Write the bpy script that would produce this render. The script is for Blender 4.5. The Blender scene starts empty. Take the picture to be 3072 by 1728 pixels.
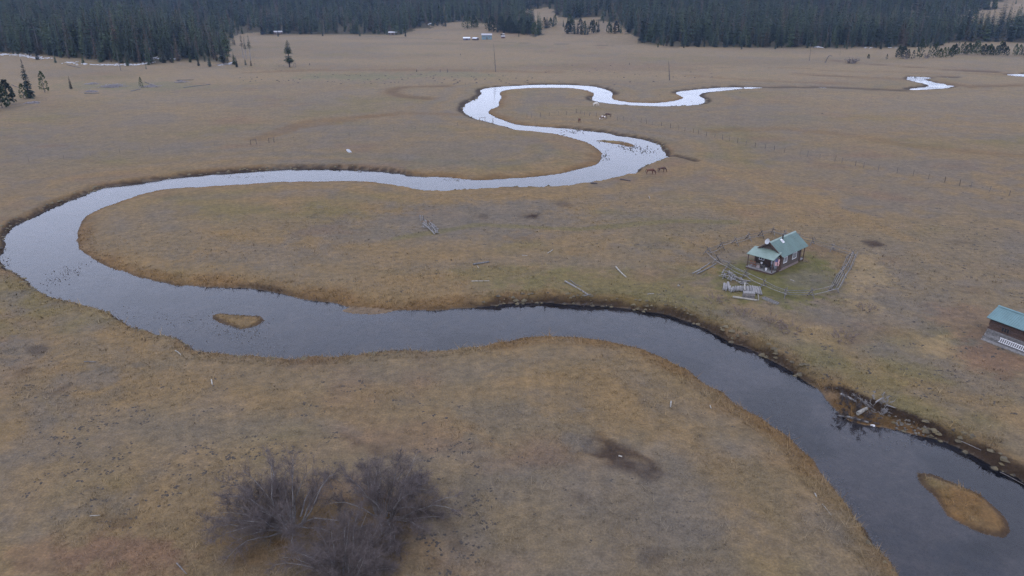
import bpy, math, random
import numpy as np
from mathutils import Vector, Matrix

S = bpy.context.scene
COL = S.collection
rng = random.Random(7)
nr = np.random.RandomState(11)
R = math.radians

# ------------------------------------------------------------------ camera
CAM_H, PITCH, FPX, CX, CY = 40.0, R(22.0), 1800.0, 1288.0, 724.5     # photo measured at 2576 x 1449
cam = bpy.data.cameras.new('camera')
cam_o = bpy.data.objects.new('camera', cam)
COL.objects.link(cam_o)
cam_o.location = (0, 0, CAM_H)
cam_o.rotation_euler = (R(90) - PITCH, 0, 0)
cam.sensor_width = 36.0
cam.lens = 36.0 * FPX / 2576.0
cam.clip_start = 0.5
cam.clip_end = 12000
S.camera = cam_o

# ------------------------------------------------------------------ sky, sun, exposure (overcast)
SUN_EL, SUN_ROT = R(48), R(200)
w = bpy.data.worlds.new('World')
S.world = w
w.use_nodes = True
nt = w.node_tree
nt.nodes.clear()
sky = nt.nodes.new('ShaderNodeTexSky')
sky.sky_type = 'NISHITA'
sky.sun_disc = False
sky.sun_elevation = SUN_EL
sky.sun_rotation = SUN_ROT
sky.altitude = 1400
sky.air_density = 1.0
sky.dust_density = 3.0
sky.ozone_density = 1.0
hsv = nt.nodes.new('ShaderNodeHueSaturation')
hsv.inputs['Saturation'].default_value = 0.55
bg = nt.nodes.new('ShaderNodeBackground')
bg.inputs['Strength'].default_value = 0.15
out = nt.nodes.new('ShaderNodeOutputWorld')
nt.links.new(sky.outputs[0], hsv.inputs['Color'])
ov = nt.nodes.new('ShaderNodeMix')          # even cloud cover over the clear sky
ov.data_type = 'RGBA'
ov.inputs['Factor'].default_value = 0.88
ov.inputs['B'].default_value = (5.4, 5.9, 7.7, 1)
nt.links.new(hsv.outputs[0], ov.inputs['A'])
nt.links.new(ov.outputs['Result'], bg.inputs['Color'])
nt.links.new(bg.outputs[0], out.inputs['Surface'])
sun = bpy.data.lights.new('sun', 'SUN')
sun.energy = 0.6
sun.angle = R(25)
sun.color = (1.0, 0.96, 0.9)
sun_o = bpy.data.objects.new('sun', sun)
COL.objects.link(sun_o)
sun_o.rotation_euler = (R(90) - SUN_EL, 0, R(180) - SUN_ROT)
S.view_settings.view_transform = 'Standard'
S.view_settings.look = 'None'
S.view_settings.exposure = 0.88
S.view_settings.gamma = 1.0
S.view_settings.use_curve_mapping = False
S.cycles.use_denoising = True
S.cycles.denoising_prefilter = "NONE"
S.cycles.max_bounces = 6
S.cycles.transparent_max_bounces = 8
HAZE_DENSITY = 0.00006

# ------------------------------------------------------------------ projection helpers (photo pixel -> point in the valley)
def ray(X, Y):
    u = (X - CX) / FPX
    v = (CY - Y) / FPX
    return np.array([u, math.cos(PITCH) + v * math.sin(PITCH), -math.sin(PITCH) + v * math.cos(PITCH)])

def flat(X, Y, z=0.0):
    d = ray(X, Y)
    t = (z - CAM_H) / d[2]
    return np.array([d[0] * t, d[1] * t])

def zwater(y):
    return np.clip(-1.3 + 0.0025 * np.asarray(y, dtype=float), -1.25, -0.5)

def onwater(X, Y):
    z = -0.8
    for _ in range(3):
        q = flat(X, Y, z)
        z = float(zwater(q[1]))
    return q

def project(x, y, z):
    dz = z - CAM_H
    d = y * math.cos(PITCH) - dz * math.sin(PITCH)
    v = y * math.sin(PITCH) + dz * math.cos(PITCH)
    return CX + FPX * x / d, CY - FPX * v / d

def scale_at(x, y, z=0.0):
    return FPX / (y * math.cos(PITCH) - (z - CAM_H) * math.sin(PITCH))

# ------------------------------------------------------------------ numpy noise
def vnoise(x, y, seed=0):
    x = np.asarray(x, dtype=np.float64); y = np.asarray(y, dtype=np.float64)
    xi = np.floor(x).astype(np.int64); yi = np.floor(y).astype(np.int64)
    fx = x - xi; fy = y - yi
    fx = fx * fx * (3 - 2 * fx); fy = fy * fy * (3 - 2 * fy)
    def h(a, b):
        n = (a * 374761393 + b * 668265263 + seed * 1442695041) & 0x7fffffff
        n = ((n ^ (n >> 13)) * 1274126177) & 0x7fffffff
        n = n ^ (n >> 16)
        return (n & 0xffff) / 65535.0
    return (h(xi, yi) * (1 - fx) + h(xi + 1, yi) * fx) * (1 - fy) + (h(xi, yi + 1) * (1 - fx) + h(xi + 1, yi + 1) * fx) * fy

def fbm(x, y, seed=0, octs=4):
    a, s, t = 0.5, 0.0, 0.0
    for o in range(octs):
        s = s + a * vnoise(x * 2 ** o + 17.3 * o, y * 2 ** o - 9.1 * o, seed + o)
        t += a
        a *= 0.5
    return s / t

def sstep(a, b, x):
    t = np.clip((x - a) / (b - a), 0, 1)
    return t * t * (3 - 2 * t)

# ------------------------------------------------------------------ river outlines (measured on the photograph)
RIGHT_BANK = [(2900,1750),(2850,1420),(2700,1290),(2576,1224),(2518,1190),(2463,1155),(2403,1119),(2338,1097),(2318,1092),(2268,1085),(2233,1080),(2213,1069),(2178,1066),(2133,1054),
 (2122,1040),(2108,1019),(2068,989),(2028,957),(1980,927),(1930,902),(1888,879),(1828,853),(1788,838),(1738,814),(1698,799),(1648,790),(1588,777),(1528,769),
 (1463,763),(1388,759),(1288,761),(1200,770),(1145,775),(1100,781),(1050,784),(995,778),(950,772),(900,767),(850,762),(775,754),(725,743),(665,731),(620,723),
 (550,720),(480,719),(440,718),(390,707),(340,692),(280,672),(235,652),(200,632),(185,607),(190,582),(205,552),(235,532),(280,515),(330,497),(375,482),
 (430,473),(500,470),(575,466),(650,461),(740,457),(825,455),(900,455),(950,458),(995,467),(1045,476),(1065,483),(1115,484),(1200,480),(1288,476.5),(1348,475),
 (1428,470),(1488,460),(1548,448),(1593,440),(1608,427),(1628,415),(1658,406),(1670,397),(1673,385),(1667,370),(1648,357),(1618,351),(1581,346),(1551,341),
 (1521,333),(1483,330),(1446,325),(1405,322),(1371,320),(1333,317),(1303,314),(1273,305),(1243,295),(1227,282),(1238,273),(1255,267),(1253,258),(1258,246),
 (1260,230),(1266,227),(1285,224),(1322,221.5),(1378,219.5),(1431,220),(1453,223),(1483,227),(1491,231),(1498,239),(1487,248),(1491,254),(1521,259),(1566,263),
 (1622,266.5),(1678,267),(1723,266),(1757,263.5),(1776,257),(1776,250),(1761,244.5),(1753,238),(1765,234),(1810,228.6),(1847,224.4),(1870,222),(1885,220.6),(1905,219.9)]
LEFT_BANK = [(2450,1750),(2330,1540),(2268,1449),(2238,1419),(2198,1374),(2168,1324),(2138,1279),(2108,1234),(2083,1204),(2053,1179),(2033,1144),(2008,1119),(1973,1094),
 (1923,1067),(1873,1037),(1843,1009),(1798,974),(1758,949),(1713,922),(1658,894),(1598,874),(1548,862),(1478,852),(1413,846),(1353,845),(1313,851),(1280,860),
 (1250,869),(1195,882),(1135,890),(1050,893),(950,897),(890,901),(800,903),(740,911),(700,911),(645,907),(585,900),(525,897),(500,882),(450,857),(415,850),
 (375,847),(340,827),(305,810),(295,797),(260,782),(210,770),(165,762),(115,742),(75,722),(45,697),(25,685),(2,672),(-14,664),(-6,652),(6,632),(8,612),
 (20,587),(35,565),(75,550),(115,532),(160,510),(200,495),(240,477),(272,468),(340,462),(400,452),(475,443),(540,438),(600,432),(700,426),(775,425),
 (850,425),(885,427),(940,429),(965,431),(1000,435),(1030,441),(1090,446),(1130,447),(1165,453),(1225,455),(1288,449),(1338,445),(1388,440),(1438,430),
 (1488,417),(1508,411),(1513,400),(1518,392),(1517,381),(1502,370),(1476,359),(1442,348),(1397,337),(1348,332),(1296,329),(1266,318),(1228,307),(1198,300),
 (1176,290),(1165,278),(1168,267),(1180,258),(1198,248),(1213,237),(1210,230),(1215,223.5),(1251,219),(1303,215.5),(1341,214),(1397,212.5),(1453,215),(1480,215.5),
 (1510,221),(1528,227.5),(1545,237),(1536,246.5),(1551,254.5),(1585,258.5),(1641,260),(1686,256.5),(1720,247.5),(1712,241),(1697,236),(1708,230.5),(1746,226),
 (1791,222.5),(1828,220.2),(1850,219.8),(1885,219.2)]
FAR_POOLS = [
 [(2280,226.6),(2314,226),(2394,220.5),(2394,217),(2372,213),(2332,204.5),(2319,198.5),(2332,194.2),(2300,193.2),(2286,194.5),(2284,199.5),(2310,207),(2340,213),(2345,218.2),(2310,221.5),(2282,225)],
 [(2545,188),(2556,186.5),(2700,186),(2700,197),(2600,195),(2562,192.5)],
]
ISLANDS = [
 [(532,792),(550,787),(580,790),(610,796),(645,801),(660,807),(640,815),(610,818),(575,820),(545,812)],
 [(2293,1182),(2338,1189.5),(2388,1204.5),(2438,1224.5),(2488,1264.5),(2523,1304.5),(2533,1334.5),(2523,1347),(2478,1342),(2418,1322),(2378,1294.5),(2353,1259.5),(2318,1224.5),(2298,1199.5)],
 [(1484,351.5),(1521,351.5),(1566,355),(1592,361),(1600,370),(1588,372),(1558,364.5),(1521,359)],
 [(1727,254.5),(1738,251),(1753,254.5),(1738,258.5)],
 [(858,780),(885,777),(950,773.5),(995,780),(965,786),(885,786.5)],
 [(868,428.5),(900,428),(922,433),(920,437),(892,433)],
 [(1405,336),(1420,336),(1437,342.5),(1424,342.5)],
]
def water_poly(pix):
    return np.array([onwater(*p) for p in pix])

def densify(P, step_f=0.02):
    o = []
    n = len(P)
    for i in range(n):
        a, b = P[i], P[(i + 1) % n]
        d = np.linalg.norm(b - a)
        step = max(0.9, 0.012 * np.linalg.norm(a))
        k = max(1, int(d / step))
        for j in range(k):
            o.append(a + (b - a) * j / k)
    return np.array(o)

def smooth(P, it=2):
    for _ in range(it):
        P = 0.25 * np.roll(P, 1, 0) + 0.5 * P + 0.25 * np.roll(P, -1, 0)
    return P

def area(P):
    x, y = P[:, 0], P[:, 1]
    return 0.5 * np.sum(x * np.roll(y, -1) - np.roll(x, -1) * y)

def bank_width(P, ccw_is_water=True):
    """wide gentle margin where the land bulges into the water, a steep cut where it retreats"""
    n = len(P)
    k = max(3, n // 60)
    a = P - np.roll(P, k, 0); b = np.roll(P, -k, 0) - P
    cr = a[:, 0] * b[:, 1] - a[:, 1] * b[:, 0]
    t = cr / (np.linalg.norm(a, axis=1) * np.linalg.norm(b, axis=1) + 1e-6)
    for _ in range(max(12, n // 6)):
        t = 0.25 * np.roll(t, 1) + 0.5 * t + 0.25 * np.roll(t, -1)
    w0 = np.where(t < 0.0, np.clip(1.3 + (-t) * 18, 1.3, 6.0), np.clip(1.3 - t * 3, 0.9, 1.3))
    return w0

main = water_poly(RIGHT_BANK + LEFT_BANK[::-1])
main = smooth(densify(main), 1)
def ragged(P, amp):
    t = np.roll(P, -1, 0) - np.roll(P, 1, 0)
    t /= np.linalg.norm(t, axis=1)[:, None] + 1e-9
    nrm = np.stack([-t[:, 1], t[:, 0]], 1)
    d = (fbm(P[:, 0] / 2.6, P[:, 1] / 2.6, 301, 3) - .5) * 1.3 + (fbm(P[:, 0] / 11, P[:, 1] / 11, 303, 2) - .5) * 1.6
    return P + nrm * (d * amp)[:, None]
main = ragged(main, 1.0)
if area(main) < 0:
    main = main[::-1]
MAIN_W = bank_width(main)
ISL = [ragged(smooth(densify(water_poly(p)), 1), 1.5 if i == 0 else .9) for i, p in enumerate(ISLANDS)]
POOLS = [ragged(smooth(densify(water_poly(p)), 1), .6) for p in FAR_POOLS]
SHAPES = [(main, MAIN_W)] + [(p, np.full(len(p), 1.2)) for p in POOLS] + [(p, np.full(len(p), 1.0 if i != 4 else 2.5)) for i, p in enumerate(ISL)]
SEG_A = np.concatenate([p for p, _ in SHAPES])
SEG_B = np.concatenate([np.roll(p, -1, 0) for p, _ in SHAPES])
SEG_W = np.concatenate([np.stack([q, np.roll(q, -1)], 1) for _, q in SHAPES])
ISLAND_FLAG = np.concatenate([np.full(len(p), max(0, i - len(POOLS))) for i, (p, _) in enumerate(SHAPES)])
MARGIN = 26.0

def river_field(x, y):
    """signed distance to the water's edge (negative in the water), bank width and outline number at the nearest edge"""
    n = len(x)
    d2 = [np.full(n, MARGIN ** 2), np.full(n, MARGIN ** 2)]; wid = [np.full(n, 2.0), np.full(n, 2.0)]
    who = np.zeros(n, dtype=np.int32)
    ins = [np.zeros(n, dtype=bool), np.zeros(n, dtype=bool)]
    order = np.argsort(y); ys = y[order]; xs = x[order]
    for a, b, wv, k in zip(SEG_A, SEG_B, SEG_W, ISLAND_FLAG):
        c = 1 if k else 0
        lo = np.searchsorted(ys, min(a[1], b[1]) - MARGIN); hi = np.searchsorted(ys, max(a[1], b[1]) + MARGIN)
        if hi <= lo:
            continue
        xx = xs[lo:hi]
        m = np.nonzero((xx > min(a[0], b[0]) - MARGIN) & (xx < max(a[0], b[0]) + MARGIN))[0]
        if len(m):
            px = xx[m]; py = ys[lo:hi][m]
            ab = b - a
            t = np.clip(((px - a[0]) * ab[0] + (py - a[1]) * ab[1]) / (ab @ ab + 1e-9), 0, 1)
            q = (px - a[0] - t * ab[0]) ** 2 + (py - a[1] - t * ab[1]) ** 2
            idx = order[lo:hi][m]
            better = q < d2[c][idx]
            ii = idx[better]
            d2[c][ii] = q[better]; wid[c][ii] = (wv[0] + (wv[1] - wv[0]) * t)[better]
            if c:
                who[ii] = k
        y0, y1 = (a[1], b[1]) if a[1] < b[1] else (b[1], a[1])
        lo = np.searchsorted(ys, y0); hi = np.searchsorted(ys, y1)
        if hi > lo:
            py = ys[lo:hi]
            xi = a[0] + (py - a[1]) / (b[1] - a[1] + 1e-12) * (b[0] - a[0])
            ii = order[lo:hi][xs[lo:hi] < xi]
            ins[c][ii] = ~ins[c][ii]
    dm, di = np.sqrt(d2[0]), np.sqrt(d2[1])
    wet = ins[0] & ~ins[1]
    isle = ins[0] & ins[1]
    near_isle = di < dm
    sd = np.where(wet, -np.minimum(dm, di), np.where(isle, di, dm))
    w_ = np.where(isle | (wet & near_isle), wid[1], wid[0])
    k_ = np.where(isle | (wet & near_isle), who, 0)
    return sd, w_, k_

# ------------------------------------------------------------------ hills
FOOT_PIX = [(-2600,128),(-900,130),(-200,130),(0,136),(120,145),(250,158),(385,166),(460,155),(560,163),(640,165),(612,122),(598,95),(660,88),(980,88),(1030,93),
 (1180,101),(1290,104),(1480,108),(1600,112),(1690,118),(2000,123),(2300,122),(2370,118),(2400,109),(2576,111),(2900,112),(5000,116)]
FOOT = np.array([flat(*p) for p in FOOT_PIX])
HILL = np.concatenate([FOOT, [[9000, 9000], [-9000, 9000]]])

def poly_dist(P, x, y, closed=True):
    d2 = np.full(x.shape, 1e12); inside = np.zeros(x.shape, dtype=bool)
    n = len(P)
    for i in range(n if closed else n - 1):
        a, b = P[i], P[(i + 1) % n]
        ab = b - a
        t = np.clip(((x - a[0]) * ab[0] + (y - a[1]) * ab[1]) / (ab @ ab + 1e-9), 0, 1)
        d2 = np.minimum(d2, (x - a[0] - t * ab[0]) ** 2 + (y - a[1] - t * ab[1]) ** 2)
        if closed:
            c = ((a[1] > y) != (b[1] > y)) & (x < a[0] + (y - a[1]) / (b[1] - a[1] + 1e-12) * ab[0])
            inside ^= c
    return np.sqrt(d2), inside

def hill_height(x, y):
    d, ins = poly_dist(HILL, x, y)
    d = np.where(ins, d, 0.0)
    h = 0.045 * d + 0.00016 * d * d
    h = 115 * (1 - np.exp(-h / 115))
    h = h * (0.8 + 0.45 * fbm(x / 260, y / 260, 5, 3)) + sstep(10, 120, d) * 3 * (fbm(x / 45, y / 45, 9, 3) - 0.5)
    return h, d

# the raised bench and scarp of the washed-out bank below the cut at lower right
SCARP_PIX = [(2085,962),(2113,966),(2188,1002),(2258,1031),(2338,1062),(2438,1111),(2508,1156),(2576,1207),(2700,1290)]
SCARP = np.array([flat(X, Y, -0.1) for X, Y in SCARP_PIX])
BENCH = np.concatenate([SCARP, np.array([onwater(*p) for p in [(2720,1320),(2576,1250),(2450,1170),(2338,1120),(2213,1090),(2100,1050),(2060,990)]])])
TRENCH = np.array([flat(*p) for p in [(1676,389),(1700,390),(1725,396),(1750,403)]])
DARK_CHANNEL = [np.array([flat(*p) for p in L]) for L in ([(1890,219.5),(1932,219),(2062,218.5),(2147,222.5),(2194,225),(2278,226)], [(2290,193),(2400,193)], [(2430,178),(2500,181),(2548,186)])]
OXBOW = [np.array([flat(*p) for p in L]) for L in ([(1075,248),(1020,244),(985,235),(990,225),(1020,219),(1120,217)],
          [(2576,214),(2440,218),(2300,200),(2190,196),(2010,186)], [(2576,186),(2420,178),(2260,166),(2150,158),(2085,150)])]

def terrain(x, y, full=False):
    x = np.atleast_1d(np.asarray(x, dtype=np.float64)); y = np.atleast_1d(np.asarray(y, dtype=np.float64))
    hh, hd = hill_height(x, y)
    land = 0.34 * (fbm(x / 38, y / 38, 21, 3) - 0.5) + 0.16 * (fbm(x / 7, y / 7, 23, 3) - 0.5)
    rr = np.hypot(x, y)
    land = land + 0.05 * (vnoise(x / 0.9, y / 0.9, 25) - 0.5) * (rr < 140)
    sd, wid, who = river_field(x, y)
    wid0 = wid
    wid = np.maximum(wid, 1.5 * rr * rr / CAM_H * 0.00148)
    jag = (fbm(x / 2.2, y / 2.2, 31, 3) - 0.5)
    sdj = sd + jag * np.clip(1.3 * np.minimum(wid, 1.4), 0.3, 1.6) * sstep(0.0, 0.6, np.abs(sd))
    zw = zwater(y)
    lift = np.where(who == 5, 0.14, np.where(who == 1, 0.2, np.where(who == 2, 0.28, 0.25)))
    isl = who > 0
    top = np.where(isl & (sd > 0), zw + lift, land)
    gen = sstep(1.3, 3.0, wid0)
    prof = (1 - gen) * sstep(0.0, 1.0, sdj / np.clip(wid, 0.3, 6)) + gen * (1 - np.exp(-1.6 * np.clip(sdj, 0, None) / np.maximum(wid, 0.3)))
    zl = zw + 0.03 + (top - zw - 0.03) * prof
    bed = zw - np.minimum(0.75, 0.05 + 0.11 * np.abs(sd)) + 0.1 * (fbm(x / 1.5, y / 1.5, 35, 3) - 0.45)
    z = np.where(sd > 0, zl, np.minimum(bed, zw - 0.02))
    # scarp and bench
    bd, bin_ = poly_dist(BENCH, x, y)
    sc, _ = poly_dist(SCARP, x, y, False)
    step = sstep(0.0, 0.8, sc + 0.6 * jag)
    bench = zw + 0.28 + 0.25 * fbm(x / 2.5, y / 2.5, 41, 3)
    m = bin_ & (sd > 0)
    z = np.where(m, np.minimum(z, land * (1 - step) + np.minimum(bench, z) * step), z)
    td, _ = poly_dist(TRENCH, x, y, False)
    for L in DARK_CHANNEL:
        td = np.minimum(td, poly_dist(L, x, y, False)[0] / 2.6)
    z = z - 0.45 * (1 - sstep(0.4, 1.8, td))
    ox = np.full(x.shape, 1e9)
    for L in OXBOW:
        ox = np.minimum(ox, poly_dist(L, x, y, False)[0])
    z = z - 0.25 * (1 - sstep(1.0, 4.0, ox))
    z = z + hh
    if full:
        return z, dict(sd=sd, wid=wid0, wide=wid, who=who, hd=hd, land=land, zw=zw, sc=sc, bench=m, td=td, ox=ox)
    return z

def tz(x, y):
    return float(terrain(np.array([x]), np.array([y]))[0])

def hit(X, Y):
    """where the line of sight through photo pixel X, Y meets the terrain"""
    d = ray(X, Y)
    t0 = 30.0
    ts = np.geomspace(30, 4000, 500)
    px, py = d[0] * ts, d[1] * ts
    zz = CAM_H + d[2] * ts - terrain(px, py)
    k = np.nonzero(zz < 0)[0]
    if not len(k):
        return flat(X, max(Y, 60))
    a, b = ts[k[0] - 1], ts[k[0]]
    tt = np.linspace(a, b, 40)
    zz = CAM_H + d[2] * tt - terrain(d[0] * tt, d[1] * tt)
    i = np.nonzero(zz < 0)[0]
    t = tt[i[0]] if len(i) else b
    return np.array([d[0] * t, d[1] * t])

def at(X, Y):
    p = hit(X, Y)
    return Vector((p[0], p[1], tz(p[0], p[1])))

# ------------------------------------------------------------------ colours
def lin(r, g, b, k=1.0):
    def f(c):
        c /= 255.0
        return c / 12.92 if c <= 0.04045 else ((c + 0.055) / 1.055) ** 2.4
    return np.array([f(r), f(g), f(b)]) * k

GK = 0.68
C_TAUPE = lin(117, 103, 83, GK); C_OCHRE = lin(128, 106, 75, GK); C_OLIVE = lin(106, 98, 65, GK); C_RED = lin(118, 94, 77, GK)
C_GREY = lin(107, 99, 90, GK); C_DIRT = lin(62, 50, 43, GK); C_RUST = lin(108, 82, 52, GK); C_YARD = lin(96, 94, 56, GK)
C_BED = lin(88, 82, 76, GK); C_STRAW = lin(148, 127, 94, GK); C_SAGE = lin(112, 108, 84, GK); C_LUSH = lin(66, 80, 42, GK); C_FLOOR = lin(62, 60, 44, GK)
C_COB = lin(120, 104, 88, GK); C_PALE = lin(135, 119, 96, GK)

def patch(X, Y, rx, ry, rot=0.0):
    """a ground ellipse: centre and two half axes in metres"""
    c = flat(X, Y)
    ca, sa = math.cos(R(rot)), math.sin(R(rot))
    a = flat(X + rx * ca, Y + rx * sa) - c
    b = flat(X - ry * sa, Y + ry * ca) - c
    return c, np.linalg.inv(np.array([[a[0], b[0]], [a[1], b[1]]]))

PATCHES = [  # photo x, y, half sizes, rotation, colour, strength
 (1230,545,280,58,0,C_GREY,.75),(1335,543,40,9,0,C_DIRT,1.0),(1420,515,26,10,10,C_DIRT,.45),(1215,545,22,8,0,C_DIRT,.4),(2200,612,32,10,8,C_DIRT,.9),(2420,608,38,6,4,C_DIRT,.4),
 (1550,1145,120,34,24,C_DIRT,.9),(1625,1185,48,25,30,C_DIRT,.8),(1450,1110,55,24,10,C_GREY,.7),(1460,1255,44,22,15,C_DIRT,.45),(1640,1395,34,26,20,C_DIRT,.5),(1600,1280,300,120,10,C_GREY,.55),
 (1330,1310,190,140,0,C_TAUPE,.5),(55,880,100,46,0,C_GREY,.7),(95,880,40,16,-15,C_DIRT,.5),(240,945,130,44,-12,C_GREY,.7),(150,980,70,22,-20,C_DIRT,.4),(60,935,34,12,-20,C_DIRT,.4),
 (330,1390,190,90,0,C_RED,.85),(290,1310,90,30,0,C_DIRT,.35),(120,1400,120,70,0,C_RED,.5),(850,1225,120,40,0,C_RED,.4),(880,1330,260,130,0,C_RUST,.4),(930,1250,50,30,0,C_RUST,.6),
 (620,1390,120,60,0,C_RUST,.5),(2500,905,130,60,15,C_RED,.8),(2430,800,120,40,15,C_RED,.5),(1520,720,280,46,0,C_OLIVE,.6),(1250,690,200,34,0,C_OLIVE,.5),(1700,790,200,40,20,C_OLIVE,.45),
 (2250,1010,260,70,25,C_OLIVE,.45),(2300,930,160,34,15,C_OLIVE,.4),(1960,688,172,72,3,C_YARD,.85),(2030,700,70,26,0,C_GREY,.55),(2120,650,24,34,0,C_OCHRE,.4),(2180,690,62,66,0,C_STRAW,.6),
 (2190,770,60,20,0,C_STRAW,.35),(2360,875,60,40,10,C_STRAW,.5),(2060,840,60,26,0,C_STRAW,.4),(900,192,170,11,0,C_SAGE,.8),(1150,188,130,7,0,C_SAGE,.6),(330,215,190,12,0,C_SAGE,.6),
 (1560,640,130,24,0,C_TAUPE,.5),(1650,690,60,20,0,C_RED,.35),(1000,1060,240,50,5,C_OCHRE,.5),(1500,1000,260,90,15,C_OCHRE,.55),(320,860,110,36,18,C_OCHRE,.6),(520,960,170,30,8,C_OCHRE,.5),
 (700,560,200,40,0,C_TAUPE,.5),(420,600,160,70,0,C_TAUPE,.5),(640,640,240,30,0,C_GREY,.45),(1020,640,170,44,0,C_OCHRE,.5),(1050,1110,180,50,0,C_RED,.3),
 (1120,390,150,40,0,C_GREY,.45),(1000,330,200,20,0,C_GREY,.4),(770,320,110,14,0,C_GREY,.5),(1380,250,90,18,0,C_GREY,.6),(1900,300,170,22,0,C_GREY,.4),(2200,340,260,24,4,C_OCHRE,.35),
 (1200,330,60,12,0,C_OCHRE,.4),(2100,450,300,40,8,C_TAUPE,.4),(2420,560,160,60,10,C_TAUPE,.5),(1780,470,200,40,10,C_GREY,.45),(1700,560,200,30,-3,C_GREY,.3),(2440,100,160,8,0,C_OCHRE,.4),
 (1290,88,60,10,0,C_RED,.45),(1750,110,300,10,0,C_TAUPE,.5),(1960,160,200,14,0,C_TAUPE,.5),(1560,170,260,14,0,C_RED,.3),
]
PATCHES = [(patch(a, b, c, d, e), f, g) for a, b, c, d, e, f, g in PATCHES]
TRACKS = [  # polylines along the ground: width in metres, colour, strength
 ([(640,89),(850,89),(1000,94),(1200,103),(1300,107),(1420,111),(1538,115),(1700,119)],4.0,C_DIRT,.45),([(1383,129),(1450,124),(1533,119)],3.0,C_RED,.6),
 ([(1750,404),(1850,432),(1960,470),(2100,520),(2280,600)],2.2,C_OCHRE,.5),([(1000,600),(1200,565),(1450,578),(1700,556),(1850,560)],1.6,C_OLIVE,.6),
 ([(1290,700),(1500,640),(1620,600),(1760,570)],1.2,C_TAUPE,.4),([(2090,1010),(2010,975)],1.0,C_DIRT,.3),
 ([(100,1000),(180,1080),(240,1130)],0.6,C_TAUPE,.8),([(860,1090),(1000,1160),(1100,1260),(1150,1380)],0.9,C_DIRT,.3),
 ([(2390,1250),(2420,1275),(2450,1300)],0.25,C_TAUPE,.6),
 ([(644,182),(760,178),(900,176),(1100,176),(1400,182)],9.0,C_RUST,.45),([(760,320),(1000,285),(1150,288)],5.0,C_RUST,.35),([(650,350),(780,305),(960,290)],5.0,C_RUST,.4),
 ([(1800,330),(1950,322),(2150,340),(2330,372),(2576,392)],5.0,C_RUST,.3),([(1900,400),(2100,350),(2330,330),(2576,330)],4.0,C_OCHRE,.35),([(2140,300),(2330,285),(2576,300)],5.0,C_OCHRE,.3),
 ([(1740,190),(1860,200),(2000,206),(2130,210)],6.0,C_RUST,.35),([(1932,168),(2100,178),(2300,182),(2576,190)],6.0,C_RUST,.3),
]
TRACKS = [(np.array([flat(*p) for p in a]), b, c, d) for a, b, c, d in TRACKS]

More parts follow.
